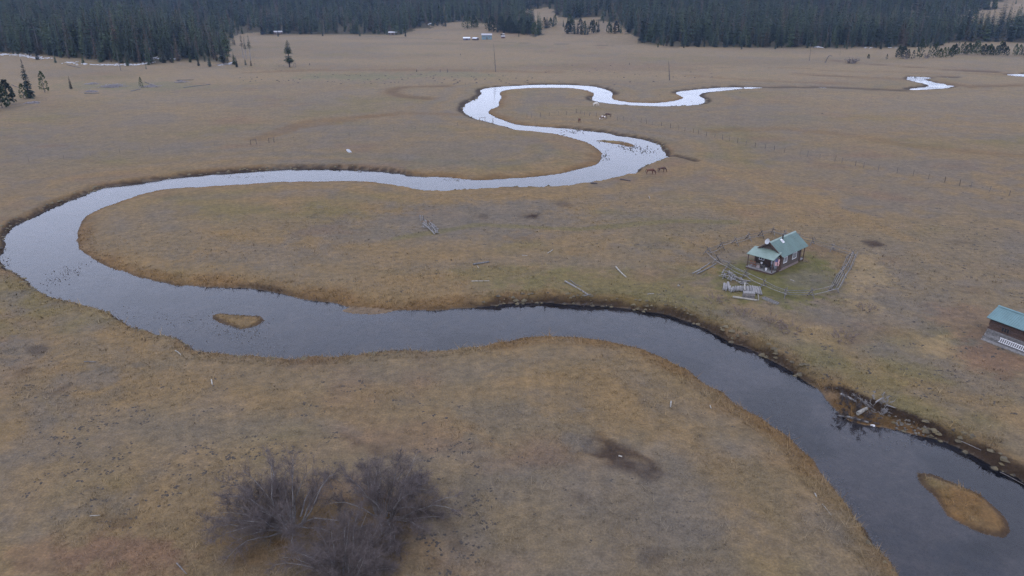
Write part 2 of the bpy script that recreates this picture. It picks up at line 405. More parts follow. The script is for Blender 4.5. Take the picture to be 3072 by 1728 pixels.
def ground_colour(x, y, z, f):
    def mix(c, d, t):
        return c + (np.asarray(d) - c) * np.asarray(t)[:, None]
    n1 = fbm(x / 75, y / 52, 101, 4); n2 = fbm(x / 16, y / 12, 103, 4); n3 = fbm(x / 3.6, y / 3.6, 107, 3)
    n8 = fbm(x / 1.1, y / 1.1, 119, 3)
    n4 = fbm(x / 34, y / 24, 109, 4); n5 = fbm(x / 26, y / 26, 113, 4); n6 = fbm(x / 9, y / 7, 117, 4)
    col = np.repeat(C_TAUPE[None, :], len(x), 0)
    col = mix(col, C_OCHRE, sstep(0.38, 0.68, 0.5 * n1 + 0.25 * n2 + 0.25 * n3) * 0.8)
    col = mix(col, C_OLIVE, sstep(0.48, 0.72, 0.6 * n4 + 0.4 * n6) * 0.65)
    col = mix(col, C_GREY, sstep(0.46, 0.66, 0.6 * n5 + 0.4 * n3) * 0.72)
    col = mix(col, C_RED, sstep(0.55, 0.75, 0.5 * n6 + 0.5 * fbm(x / 20, y / 14, 121, 3)) * 0.5)
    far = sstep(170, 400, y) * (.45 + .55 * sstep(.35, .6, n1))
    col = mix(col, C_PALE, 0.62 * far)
    # old meander scrolls parallel to the channel
    sd = f['sd']
    sc = np.sin(sd * 0.55 + 5 * n4) * sstep(3, 9, sd) * (1 - sstep(16, 26, sd))
    col = mix(col, C_OCHRE, np.clip(sc, 0, 1) * 0.4)
    col = mix(col, C_GREY, np.clip(-sc, 0, 1) * 0.3)
    for (c, M), k, s in PATCHES:
        q = (x - c[0])[:, None] * M[:, 0][None, :] + (y - c[1])[:, None] * M[:, 1][None, :]
        m = np.nonzero((np.abs(q) < 1.6).all(1))[0]
        if len(m):
            rr = np.hypot(q[m, 0], q[m, 1]) + 0.9 * (n2[m] - 0.5) + 0.8 * (n3[m] - 0.5) + 0.9 * (n8[m] - 0.5)
            col[m] = mix(col[m], k, s * (1 - sstep(0.45, 1.15, rr)))
    for L, wd, k, s in TRACKS:
        d, _ = poly_dist(L, x, y, False)
        d = d + wd * 0.9 * (n3 - 0.5)
        col = mix(col, k, s * (1 - sstep(wd * 0.4, wd, d)))
    # hills: forest floor under the trees, tawny grass on open slopes
    az = np.arctan2(x, y)
    px, py = project(x, y, z)
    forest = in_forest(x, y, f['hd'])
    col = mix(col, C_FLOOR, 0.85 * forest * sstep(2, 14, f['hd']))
    # river margin
    land = sd > 0
    g = sstep(1.3, 3.0, f['wid']) * land
    cutw = (1 - sstep(1.3, 3.0, f['wid'])) * land * (f['who'] == 0)
    n7 = fbm(x / 5, y / 5, 141, 3)
    col = mix(col, C_OCHRE, 0.45 * g * (1 - sstep(3, 9, sd + 4 * (n7 - .5))))
    col = mix(col, C_RUST, 0.62 * g * (1 - sstep(0.6, 4.0, sd + 4.5 * (n7 - 0.5) + 1.5 * (n3 - .5))))
    col = mix(col, C_DIRT, 0.5 * g * (1 - sstep(0.1, 0.7, sd + .8 * (n3 - .5))))
    col = mix(col, C_RUST * 0.95, 0.4 * cutw * (1 - sstep(0.8, 2.6, sd + 2.5 * (n7 - 0.5))))
    face = cutw * (1 - sstep(0.5, 1.15, sd / np.clip(f['wide'] * .55, .75, 3) * 0.95 + 0.7 * (n3 - 0.5)))
    col = mix(col, C_DIRT * 0.75, face * 0.9)
    isl = land & (f['who'] > 0) & (f['who'] != 5)
    col = mix(col, C_OCHRE * 0.92, np.where(isl, 0.85, 0))
    col = mix(col, C_RUST, np.where(isl, 0.75 * sstep(.42, .62, n7), 0))
    col = mix(col, C_OLIVE, np.where(isl, 0.6 * sstep(.5, .68, n6), 0))
    col = mix(col, C_DIRT, np.where(isl, 0.8 * (1 - sstep(0.1, 0.8, sd + .9 * (n3 - .5))), 0))
    col = mix(col, C_COB, np.where(land & (f['who'] == 5), 0.9, 0))
    sface = np.where(f['bench'], 1 - sstep(0.45, 1.1, f['sc'] + 0.8 * (n3 - 0.5)), 0)
    col = mix(col, C_RUST * 0.9, np.where(f['bench'], 0.6, 0))
    col = mix(col, C_COB, np.where(f['bench'], sstep(0.52, 0.66, n2) * 0.7, 0))
    col = mix(col, C_DIRT * 0.7, sface * 0.95)
    col = mix(col, C_DIRT * 0.8, np.where(~f['bench'] & land, 0.5 * (1 - sstep(0.1, 0.5, f['sc'])), 0))
    col = mix(col, C_DIRT, 0.85 * (1 - sstep(0.6, 1.8, f['td'])))
    col = mix(col, C_DIRT, 0.45 * (1 - sstep(1.0, 4.0, f['ox'])))
    col = mix(col, C_RUST, 0.35 * (1 - sstep(2.0, 9.0, f['ox'])))
    wet = sd <= 0
    bed = mix(np.repeat(C_BED[None, :], len(x), 0), C_COB * 0.75, sstep(0.42, 0.66, fbm(x / 1.3, y / 1.3, 131, 3)) * 0.7)
    bed = mix(bed, C_COB * 1.15, (1 - sstep(70, 95, y)) * sstep(.46, .64, fbm(x / 6, y / 9, 139, 4)) * .8)
    bed = mix(bed, C_COB, np.where(f['who'] == 1, (1 - sstep(4, 16, -sd)) * sstep(.4, .65, fbm(x / 2.2, y / 2.2, 137, 3)) * .8, 0))
    bed = mix(bed, C_BED * 0.35, sstep(0.5, 0.7, fbm(x / 7, y / 7, 133, 3)) * 0.7)
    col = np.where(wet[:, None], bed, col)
    return np.clip(col, 0.003, 1)

CLEAR_PIX = [
 [(990,100),(1012,86),(1040,72),(1085,67),(1100,58),(1160,54),(1225,60),(1262,74),(1310,84),(1350,92),(1362,84),(1330,62),(1300,44),(1330,24),(1388,20),(1402,42),(1440,52),(1470,44),
  (1500,40),(1512,54),(1560,62),(1585,84),(1612,112),(1600,125),(1300,125),(990,112)],
 [(2405,125),(2400,106),(2600,108),(2900,112),(2900,140),(2400,140)],
 [(2425,66),(2440,40),(2500,10),(2520,-40),(3200,-60),(3200,72),(2600,72)],
 [(560,150),(596,92),(612,84),(650,84),(700,120),(660,175)],
]
def in_polys_px(px, py, polys):
    m = np.zeros(px.shape, dtype=bool)
    for P in polys:
        m |= poly_dist(np.array(P, dtype=float), px, py)[1]
    return m

# clearings as ground outlines: each corner placed where its line of sight meets the hillside
CLEAR = []
def make_clearings():
    for P in CLEAR_PIX:
        o = []
        for X, Y in P:
            d = ray(X, Y)
            ts = np.geomspace(300, 3500, 400)
            zz = CAM_H + d[2] * ts - hill_height(d[0] * ts, d[1] * ts)[0]
            k = np.nonzero(zz < 0)[0]
            t = ts[k[0]] if len(k) else 2200.0
            o.append((d[0] * t, d[1] * t))
        CLEAR.append(np.array(o))
make_clearings()
def in_forest(x, y, hd):
    m = hd > 0
    r_ = np.hypot(x, y) / 800
    x, y = x + 16 * (fbm(x / 24, y / 24, 401, 3) - .5) * r_, y + 60 * (fbm(x / 24, y / 24, 403, 3) - .5) * r_
    for P in CLEAR:
        m &= ~poly_dist(P, x, y)[1]
    return m.astype(float)

# ------------------------------------------------------------------ material helpers
MATS = {}
def new_mat(name):
    m = bpy.data.materials.new(name)
    m.use_nodes = True
    n = m.node_tree
    for q in list(n.nodes):
        n.nodes.remove(q)
    o = n.nodes.new('ShaderNodeOutputMaterial')
    b = n.nodes.new('ShaderNodeBsdfPrincipled')
    n.links.new(b.outputs[0], o.inputs['Surface'])
    MATS[name] = m
    return m, n, b

def add(n, t, **kw):
    q = n.nodes.new(t)
    for k, v in kw.items():
        setattr(q, k, v)
    return q

def ramp(n, fac, stops):
    r = n.nodes.new('ShaderNodeValToRGB')
    e = r.color_ramp.elements
    while len(e) < len(stops):
        e.new(0.5)
    for q, (p, c) in zip(e, stops):
        q.position = p
        q.color = (*c, 1.0) if len(c) == 3 else c
    n.links.new(fac, r.inputs['Fac'])
    return r.outputs['Color']

def mul(n, a, b, fac=1.0):
    m = n.nodes.new('ShaderNodeMix')
    m.data_type = 'RGBA'
    m.blend_type = 'MULTIPLY'
    m.inputs['Factor'].default_value = fac
    n.links.new(a, m.inputs['A']); n.links.new(b, m.inputs['B'])
    return m.outputs['Result']

def noise(n, vec, scale, detail=4, rough=0.6):
    t = n.nodes.new('ShaderNodeTexNoise')
    t.inputs['Scale'].default_value = scale
    t.inputs['Detail'].default_value = detail
    t.inputs['Roughness'].default_value = rough
    if vec is not None:
        n.links.new(vec, t.inputs['Vector'])
    return t.outputs['Fac']

def bump(n, h, b, strength=0.3, dist=0.05):
    q = n.nodes.new('ShaderNodeBump')
    q.inputs['Strength'].default_value = strength
    q.inputs['Distance'].default_value = dist
    n.links.new(h, q.inputs['Height'])
    n.links.new(q.outputs[0], b.inputs['Normal'])

def plain(name, rgb, rough=0.8, var=0.35, scale=6.0, stretch=None, metal=0.0, spec=0.3, rand=0.0, bmp=0.25):
    """one surface colour with grain along an axis, weathering and a little relief"""
    m, n, b = new_mat(name)
    tc = add(n, 'ShaderNodeTexCoord')
    mp = add(n, 'ShaderNodeMapping')
    if stretch:
        mp.inputs['Scale'].default_value = stretch
    n.links.new(tc.outputs['Object'], mp.inputs['Vector'])
    f = noise(n, mp.outputs[0], scale, 5)
    lo = [c * (1 - var) for c in rgb]; hi = [min(1, c * (1 + var)) for c in rgb]
    c = ramp(n, f, [(0.3, lo), (0.7, hi)])
    if rand:
        oi = add(n, 'ShaderNodeObjectInfo')
        v = ramp(n, oi.outputs['Random'], [(0, (1 - rand,) * 3), (1, (1 + rand,) * 3)])
        c = mul(n, c, v)
    n.links.new(c, b.inputs['Base Color'])
    b.inputs['Roughness'].default_value = rough
    b.inputs['Metallic'].default_value = metal
    b.inputs['Specular IOR Level'].default_value = spec
    if bmp:
        bump(n, f, b, bmp, 0.02)
    return m

# ------------------------------------------------------------------ mesh helpers
def mesh_from(name, v, faces, mat=None, smooth_=False):
    me = bpy.data.meshes.new(name)
    me.from_pydata([tuple(q) for q in v], [], faces)
    me.update()
    if mat:
        me.materials.append(mat)
    if smooth_:
        me.polygons.foreach_set('use_smooth', [True] * len(me.polygons))
    return me

def mesh_np(name, v, tri, mat=None, smooth_=False, colour=None):
    """fast path: v (n,3) array, tri (m,k) array of k-gons"""
    me = bpy.data.meshes.new(name)
    k = tri.shape[1]
    me.vertices.add(len(v)); me.vertices.foreach_set('co', np.ascontiguousarray(v, dtype=np.float32).ravel())
    me.loops.add(tri.size); me.loops.foreach_set('vertex_index', np.ascontiguousarray(tri, dtype=np.int32).ravel())
    me.polygons.add(len(tri))
    me.polygons.foreach_set('loop_start', np.arange(0, tri.size, k, dtype=np.int32))
    me.polygons.foreach_set('loop_total', np.full(len(tri), k, dtype=np.int32))
    if smooth_:
        me.polygons.foreach_set('use_smooth', np.ones(len(tri), dtype=bool))
    if colour is not None:
        at_ = me.attributes.new('Col', 'FLOAT_COLOR', 'POINT')
        at_.data.foreach_set('color', np.concatenate([colour, np.ones((len(colour), 1))], 1).astype(np.float32).ravel())
    me.update(calc_edges=True)
    if mat:
        me.materials.append(mat)
    return me

class MB:
    def __init__(self):
        self.v = []; self.f = []
    def box(self, c, s, M=None):
        i = len(self.v)
        for dx, dy, dz in ((-1,-1,-1),(1,-1,-1),(1,1,-1),(-1,1,-1),(-1,-1,1),(1,-1,1),(1,1,1),(-1,1,1)):
            p = Vector((dx * s[0] / 2, dy * s[1] / 2, dz * s[2] / 2))
            if M is not None:
                p = M @ p
            self.v.append(p + Vector(c))
        for q in ((0,3,2,1),(4,5,6,7),(0,1,5,4),(1,2,6,5),(2,3,7,6),(3,0,4,7)):
            self.f.append(tuple(i + k for k in q))
        return self
    def tube(self, pts, rad, n=6, cap=True):
        pts = [Vector(p) for p in pts]
        i0 = len(self.v)
        for k, p in enumerate(pts):
            d = (pts[min(k + 1, len(pts) - 1)] - pts[max(k - 1, 0)]).normalized()
            a = d.cross(Vector((0, 0, 1)))
            if a.length < 1e-3:
                a = d.cross(Vector((1, 0, 0)))
            a.normalize(); b = d.cross(a)
            for j in range(n):
                t = 2 * math.pi * j / n
                self.v.append(p + (a * math.cos(t) + b * math.sin(t)) * rad[k])
        for k in range(len(pts) - 1):
            for j in range(n):
                a0 = i0 + k * n + j; a1 = i0 + k * n + (j + 1) % n
                self.f.append((a0, a1, a1 + n, a0 + n))
        if cap:
            self.f.append(tuple(i0 + j for j in range(n))[::-1])
            self.f.append(tuple(i0 + (len(pts) - 1) * n + j for j in range(n)))
        return self
    def quad(self, *p):
        i = len(self.v)
        self.v += [Vector(q) for q in p]
        self.f.append(tuple(range(i, i + len(p))))
        return self
    def mesh(self, name, mat, smooth_=False):
        return mesh_from(name, self.v, self.f, mat, smooth_)

def link(name, me, parent=None, loc=None):
    o = bpy.data.objects.new(name, me)
    COL.objects.link(o)
    if parent:
        o.parent = parent
    if loc is not None:
        o.location = loc
    return o

def tag(o, label=None, cat=None, group=None, kind=None):
    if label: o['label'] = label
    if cat: o['category'] = cat
    if group: o['group'] = group
    if kind: o['kind'] = kind
    return o

def thing(name, label, cat, loc, rz=0.0, group=None):
    o = bpy.data.objects.new(name, None)
    o.empty_display_size = 0.3
    COL.objects.link(o)
    o.location = loc
    o.rotation_euler = (0, 0, rz)
    return tag(o, label, cat, group)

# ------------------------------------------------------------------ ground
def build_ground():
    az_f = np.radians(np.arange(-46, 46.001, 0.1))
    az = np.concatenate([np.radians(np.arange(50, 311, 5.0)) , az_f + 2 * math.pi])
    az = np.sort(az)
    dep = np.radians(np.arange(50, 3.0, -0.085))
    r = np.concatenate([[2, 8, 14, 20, 25, 29], CAM_H / np.tan(dep)])
    r = np.concatenate([r, np.arange(r[-1] + 9, 1700, 9), np.geomspace(1720, 3400, 16)])
    A, Rr = np.meshgrid(az, r)
    x = (Rr * np.sin(A)).ravel(); y = (Rr * np.cos(A)).ravel()
    z, f = terrain(x, y, True)
    col = ground_colour(x, y, z, f)
    nA, nR = len(az), len(r)
    i = np.arange(nR - 1)[:, None] * nA + np.arange(nA)[None, :]
    j = np.arange(nR - 1)[:, None] * nA + ((np.arange(nA) + 1) % nA)[None, :]
    q = np.stack([i, i + nA, j + nA, j], -1).reshape(-1, 4)
    v = np.stack([x, y, z], 1)
    m, n, b = new_mat('meadow')
    geo = add(n, 'ShaderNodeNewGeometry')
    ca = add(n, 'ShaderNodeAttribute', attribute_name='Col')
    pos = geo.outputs['Position']
    f1 = noise(n, pos, 0.9, 6, 0.7); f2 = noise(n, pos, 5.0, 4, 0.7); f3 = noise(n, pos, 0.22, 4, 0.6)
    c = mul(n, ca.outputs['Color'], ramp(n, f1, [(0.28, (0.68, 0.68, 0.69)), (0.5, (1, 1, 1)), (0.72, (1.34, 1.29, 1.2))]))
    c = mul(n, c, ramp(n, f2, [(0.3, (0.72, 0.72, 0.74)), (0.55, (1.02, 1.02, 1)), (0.75, (1.32, 1.28, 1.22))]))
    c = mul(n, c, ramp(n, f3, [(0.3, (0.86, 0.88, 0.9)), (0.7, (1.14, 1.1, 1.05))]))
    n.links.new(c, b.inputs['Base Color'])
    b.inputs['Roughness'].default_value = 0.95
    b.inputs['Specular IOR Level'].default_value = 0.1
    bump(n, f2, b, 0.6, 0.12)
    me = mesh_np('ground', v, q, m, True, col)
    o = link('ground', me)
    tag(o, kind='structure')
    return o
build_ground()

# ------------------------------------------------------------------ water
def build_water():
    ys = np.linspace(15, 520, 60); xs = np.linspace(-220, 560, 40)
    X, Y = np.meshgrid(xs, ys)
    v = np.stack([X.ravel(), Y.ravel(), zwater(Y.ravel())], 1)
    nx = len(xs)
    i = np.arange(len(ys) - 1)[:, None] * nx + np.arange(nx - 1)[None, :]
    q = np.stack([i, i + 1, i + 1 + nx, i + nx], -1).reshape(-1, 4)
    m = bpy.data.materials.new('river_water')
    m.use_nodes = True
    n = m.node_tree
    n.nodes.clear()
    o = n.nodes.new('ShaderNodeOutputMaterial')
    geo = add(n, 'ShaderNodeNewGeometry')
    mp = add(n, 'ShaderNodeMapping')
    mp.inputs['Scale'].default_value = (1.0, 0.7, 1.0)
    n.links.new(geo.outputs['Position'], mp.inputs['Vector'])
    rip = noise(n, mp.outputs[0], 1.6, 4, 0.6)
    reach = noise(n, geo.outputs['Position'], 0.06, 3, 0.6)
    st = ramp(n, reach, [(0.38, (0.15,) * 3), (0.62, (0.9,) * 3)])
    bp = add(n, 'ShaderNodeBump')
    bp.inputs['Distance'].default_value = 0.08
    sep = add(n, 'ShaderNodeMath', operation='MULTIPLY')
    n.links.new(st, sep.inputs[0]); sep.inputs[1].default_value = 0.38
    n.links.new(sep.outputs[0], bp.inputs['Strength'])
    n.links.new(rip, bp.inputs['Height'])
    fr = add(n, 'ShaderNodeFresnel')
    fr.inputs['IOR'].default_value = 1.34
    n.links.new(bp.outputs[0], fr.inputs['Normal'])
    gl = add(n, 'ShaderNodeBsdfGlossy')
    gl.inputs['Roughness'].default_value = 0.06
    gl.inputs['Color'].default_value = (1, 1, 1, 1)
    n.links.new(bp.outputs[0], gl.inputs['Normal'])
    tr = add(n, 'ShaderNodeBsdfTransparent')
    tr.inputs['Color'].default_value = (0.5, 0.56, 0.72, 1)
    mx = add(n, 'ShaderNodeMixShader')
    n.links.new(fr.outputs[0], mx.inputs[0]); n.links.new(tr.outputs[0], mx.inputs[1]); n.links.new(gl.outputs[0], mx.inputs[2])
    n.links.new(mx.outputs[0], o.inputs['Surface'])
    ob = link('water', mesh_np('water', v, q, m, True))
    tag(ob, kind='structure')
build_water()

# ------------------------------------------------------------------ haze
def build_haze():
    m = bpy.data.materials.new('haze_air')
    m.use_nodes = True
    n = m.node_tree
    n.nodes.clear()
    o = n.nodes.new('ShaderNodeOutputMaterial')
    pv = n.nodes.new('ShaderNodeVolumePrincipled')
    pv.inputs['Color'].default_value = (0.42, 0.62, 1.0, 1)
    pv.inputs['Density'].default_value = HAZE_DENSITY
    n.links.new(pv.outputs[0], o.inputs['Volume'])
    b = MB().box((0, 0, 91.5), (6900, 6900, 189))
    tag(link('haze', b.mesh('haze', m)), kind='stuff')
build_haze()

# ------------------------------------------------------------------ materials for things
M_BARK = plain('bark', (0.06, 0.048, 0.042), .9, .4, 5, (3, 3, .5))
M_SNAG = plain('bleached_wood', (0.18, 0.172, 0.17), .85, .35, 5, (4, 4, .5))
M_GREYWOOD = plain('weathered_wood', (0.138, 0.132, 0.13), .85, .4, 4, None, rand=.35)
M_PALEWOOD = plain('pale_dry_wood', (0.225, 0.21, 0.185), .85, .35, 4, None, rand=.2)
M_FENCEWOOD = plain('fence_wood', (0.115, 0.105, 0.1), .9, .4, 4, None, rand=.4)
M_POST = plain('post_wood', (0.085, 0.072, 0.064), .9, .4, 4, None, rand=.4)
M_TWIG = plain('twig', (0.094, 0.076, 0.073), .9, .35, 2.0, None)
M_STEM = plain('shrub_bark', (0.16, 0.15, 0.15), .9, .4, 3.0, None)
M_DARKTWIG = plain('dark_twig', (0.05, 0.042, 0.042), .9, .35, 2.0)
M_SNOW = plain('snow', (0.32, 0.33, 0.36), .7, .55, 1.2, None)
M_STONE = plain('stone', (0.1, 0.09, 0.078), .8, .4, 6, None, rand=.3)
M_WETSTONE = plain('wet_stone', (0.06, 0.056, 0.054), .45, .4, 6, None)
M_CLOD = plain('clod_soil', (0.04, 0.034, 0.03), .95, .35, 8)
M_GLASS = plain('dark_glass', (0.02, 0.024, 0.03), .08, .2, 1, None, spec=.6, bmp=0)
M_WHITE = plain('white_paint', (0.55, 0.55, 0.57), .5, .08, 5, None)
M_LOG = plain('cabin_log', (0.07, 0.054, 0.046), .8, .35, 5, (.4, 3, 3))
M_LOGDARK = plain('dark_board', (0.062, 0.04, 0.033), .85, .4, 6, (3, 3, .4))
M_SKIRT = plain('cabin_skirting', (0.17, 0.13, 0.12), .85, .25, 4)
M_DECK = plain('deck_board', (0.17, 0.165, 0.17), .8, .3, 5)
M_ROOF = plain('green_roof_metal', (0.066, 0.113, 0.105), .5, .16, .9, None, spec=.5, bmp=.05)
M_ROOF_LIGHT = plain('porch_roof_metal', (0.145, 0.197, 0.174), .5, .16, .9, None, spec=.5, bmp=.05)
M_ROOF_TEAL = plain('teal_roof_metal', (0.084, 0.15, 0.16), .5, .16, .9, None, spec=.5, bmp=.05)
M_GREYMETAL = plain('grey_metal', (0.3, 0.31, 0.33), .45, .1, 3, None, spec=.5)
M_BLACK = plain('black_iron', (0.02, 0.02, 0.022), .5, .2, 5)
M_WIRE = plain('fence_wire', (0.12, 0.11, 0.1), .6, .1, 5)

def foliage(name, dark, lightc, rust=None):
    m, n, b = new_mat(name)
    oi = add(n, 'ShaderNodeObjectInfo')
    tc = add(n, 'ShaderNodeTexCoord')
    f = noise(n, tc.outputs['Object'], 0.9, 4, .7)
    c1 = ramp(n, f, [(0.3, dark), (0.7, lightc)])
    stops = [(0, (0.5, 0.56, 0.66)), (0.25, (0.8, 0.85, 0.9)), (0.5, (1.35, 1.4, 1.05)), (0.72, (1.9, 1.9, 1.2)), (0.9, (0.7, 0.8, 0.75))]
    if rust:
        stops += [(0.94, (1.9, 1.05, 0.8)), (1.0, (1.5, 1.0, 0.8))]
    v = ramp(n, oi.outputs['Random'], stops)
    n.links.new(mul(n, c1, v), b.inputs['Base Color'])
    b.inputs['Roughness'].default_value = 0.85
    b.inputs['Specular IOR Level'].default_value = 0.15
    return m
M_SPRUCE = foliage('spruce_needles', (0.012, 0.019, 0.018), (0.036, 0.048, 0.036), True)
M_PINE = foliage('pine_needles', (0.015, 0.024, 0.017), (0.046, 0.058, 0.036))
M_RUSTY = plain('dying_needles', (0.062, 0.044, 0.034), .9, .4, .9)

# ------------------------------------------------------------------ trees
def crown_mesh(name, mat, h=10.0, r=1.4, base=0.06, whorls=26, per=7, droop=0.35, blunt=0.0, ragged=0.3, gap=None, seed=0):
    """boughs in whorls: each a folded drooping frond with a toothed outline"""
    q = np.random.RandomState(seed)
    V = []; F = []
    for k in range(whorls):
        t = (k + q.uniform(-.3, .3)) / whorls
        z = h * (base + (1 - base) * max(0, t))
        u = (z / h - base) / (1 - base)
        if gap and gap[0] < z / h < gap[1]:
            continue
        rr = r * ((1 - u) ** 0.64 * (1 - blunt) + blunt * math.sqrt(max(0.0, 1 - (u * 1.02) ** 2.4)))
        if u < .12:
            rr *= .65 + u * 2.9
        rr *= 0.75 + .5 * q.rand()
        n = max(3, int(per * (0.6 + .5 * (1 - u))))
        a0 = q.uniform(0, 6.28)
        for j in range(n):
            L = rr * (1 - ragged * q.rand()) + .05 * r
            a = a0 + 6.283 * j / n + q.uniform(-.35, .35)
            dz = -droop * L * q.uniform(.5, 1.4) + .12 * r
            W = L * q.uniform(.34, .52)
            d = np.array([math.cos(a), math.sin(a), 0]); s = np.array([-d[1], d[0], 0])
            c = np.array([0, 0, z])
            p0 = c - s * .02 * r; m1 = c + d * L * .42 + np.array([0, 0, dz * .3 + .06 * L]); tip = c + d * L + np.array([0, 0, dz])
            l1 = c + d * L * .36 + s * W + np.array([0, 0, dz * .35 - .1 * L]); r1 = c + d * L * .36 - s * W + np.array([0, 0, dz * .35 - .1 * L])
            l2 = c + d * L * .74 + s * W * .75 + np.array([0, 0, dz * .85 - .08 * L]); r2 = c + d * L * .74 - s * W * .75 + np.array([0, 0, dz * .85 - .08 * L])
            i = len(V)
            V += [p0, m1, tip, l1, r1, l2, r2]
            F += [(i, i + 1, i + 3), (i, i + 4, i + 1), (i + 1, i + 2, i + 5), (i + 1, i + 6, i + 2)]
    i = len(V)
    V += [np.array([.03 * r, 0, h * .93]), np.array([-.03 * r, .03 * r, h * .93]), np.array([0, -.04 * r, h * .93]), np.array([0, 0, h * 1.03])]
    F += [(i, i + 1, i + 3), (i + 1, i + 2, i + 3), (i + 2, i, i + 3)]
    return mesh_np(name, np.array(V), np.array(F), mat)

def pine_crown_mesh(name, mat, h=10.0, r=2.0, base=0.12, tufts=150, seed=0):
    """bushy young pine: needle tufts spread through an uneven egg-shaped crown, denser outside"""
    q = np.random.RandomState(seed)
    V = []; F = []
    lobes = [(q.uniform(0, 6.28), q.uniform(.1, .9), q.uniform(.7, 1.2)) for _ in range(7)]
    for k in range(tufts):
        u = q.rand() ** .85
        z = h * (base + (1 - base) * u)
        prof = math.sqrt(max(0.02, 1 - (2 * (u ** .8) - .75) ** 2 / 1.6)) * (1 - u ** 3 * .75)
        a = q.uniform(0, 6.28)
        for la, lu, ls in lobes:
            if abs(((a - la + 3.14) % 6.28) - 3.14) < .6 and abs(u - lu) < .16:
                prof *= ls
        rad = r * prof * (.45 + .55 * math.sqrt(q.rand()))
        c = np.array([math.cos(a) * rad, math.sin(a) * rad, z])
        s = r * q.uniform(.22, .38)
        for m in range(5):
            d = np.array([math.cos(a), math.sin(a), .5]) + q.normal(0, .75, 3)
            d /= np.linalg.norm(d)
            e = np.cross(d, q.normal(0, 1, 3)); e /= np.linalg.norm(e) + 1e-6
            i = len(V)
            V += [c + e * s * .28, c - e * s * .28, c + d * s * q.uniform(.7, 1.2)]
            F.append((i, i + 1, i + 2))
    return mesh_np(name, np.array(V), np.array(F), mat)

def trunk_mesh(name, mat, h, r0, r1, n=6, bend=0.01, seed=0, stubs=0, z0=-.6):
    q = random.Random(seed)
    b = MB()
    pts = []; rad = []
    for k in range(6):
        t = k / 5
        pts.append((bend * h * math.sin(t * 3 + seed), bend * h * math.cos(t * 2.3 + seed) - bend * h * math.cos(seed), z0 + (h - z0) * t))
        rad.append(r0 + (r1 - r0) * t)
    b.tube(pts, rad, n)
    for _ in range(stubs):
        t = q.uniform(.15, .97); z = h * t; a = q.uniform(0, 6.28); L = h * .1 * (1.15 - t) * q.uniform(.4, 1.3)
        x0 = bend * h * math.sin(t * 3 + seed); y0 = bend * h * math.cos(t * 2.3 + seed) - bend * h * math.cos(seed)
        b.tube([(x0, y0, z), (x0 + math.cos(a) * L * .6, y0 + math.sin(a) * L * .6, z - L * .05), (x0 + math.cos(a) * L, y0 + math.sin(a) * L, z + L * .1 * q.uniform(-2, 2))], [r1 * .9 + .012, r1 * .6 + .01, .012], 4, False)
    return b.mesh(name, mat)

SPRUCES = [crown_mesh('spruce_crown', M_SPRUCE, 10, 1.5, .03, 30, 8, .5, 0, .4, None, 1), crown_mesh('spruce_crown', M_SPRUCE, 10, 1.8, .04, 28, 9, .45, .1, .45, None, 2),
           crown_mesh('spruce_crown', M_SPRUCE, 10, 1.25, .06, 32, 7, .55, .05, .5, None, 3), crown_mesh('spruce_crown', M_SPRUCE, 10, 2.1, .02, 26, 9, .35, .2, .4, None, 4),
           crown_mesh('pine_spire_crown', M_PINE, 10, 1.7, .1, 26, 8, .25, .4, .5, None, 5)]
RUSTY = [crown_mesh('rusty_crown', M_RUSTY, 10, 1.1, .06, 28, 6, .5, 0, .5, None, 6), crown_mesh('rusty_crown', M_RUSTY, 10, 1.3, .04, 28, 7, .5, .1, .4, None, 16)]
PINES = [pine_crown_mesh('young_pine_crown', M_PINE, 10, 2.7, .06, 170, 7), pine_crown_mesh('young_pine_crown', M_PINE, 10, 3.4, .05, 190, 8), pine_crown_mesh('young_pine_crown', M_PINE, 10, 2.2, .08, 150, 9)]
TRUNK = trunk_mesh('trunk', M_BARK, 9.6, .17, .03, 6, .006, 3)

def conifer(name, crown, x, y, h, label, group=None, rz=None, wide=1.0, trunk=TRUNK, lean=None, z=None):
    if z is None:
        z = tz(x, y)
    t = thing(name, label, 'tree', (x, y, z), rng.uniform(0, 6.28) if rz is None else rz, group)
    t.scale = (h / 10 * wide, h / 10 * wide, h / 10)
    if lean:
        t.rotation_euler = (lean[1], lean[0], 0)
    link('trunk', trunk, t)
    link('crown', crown, t)
    return t

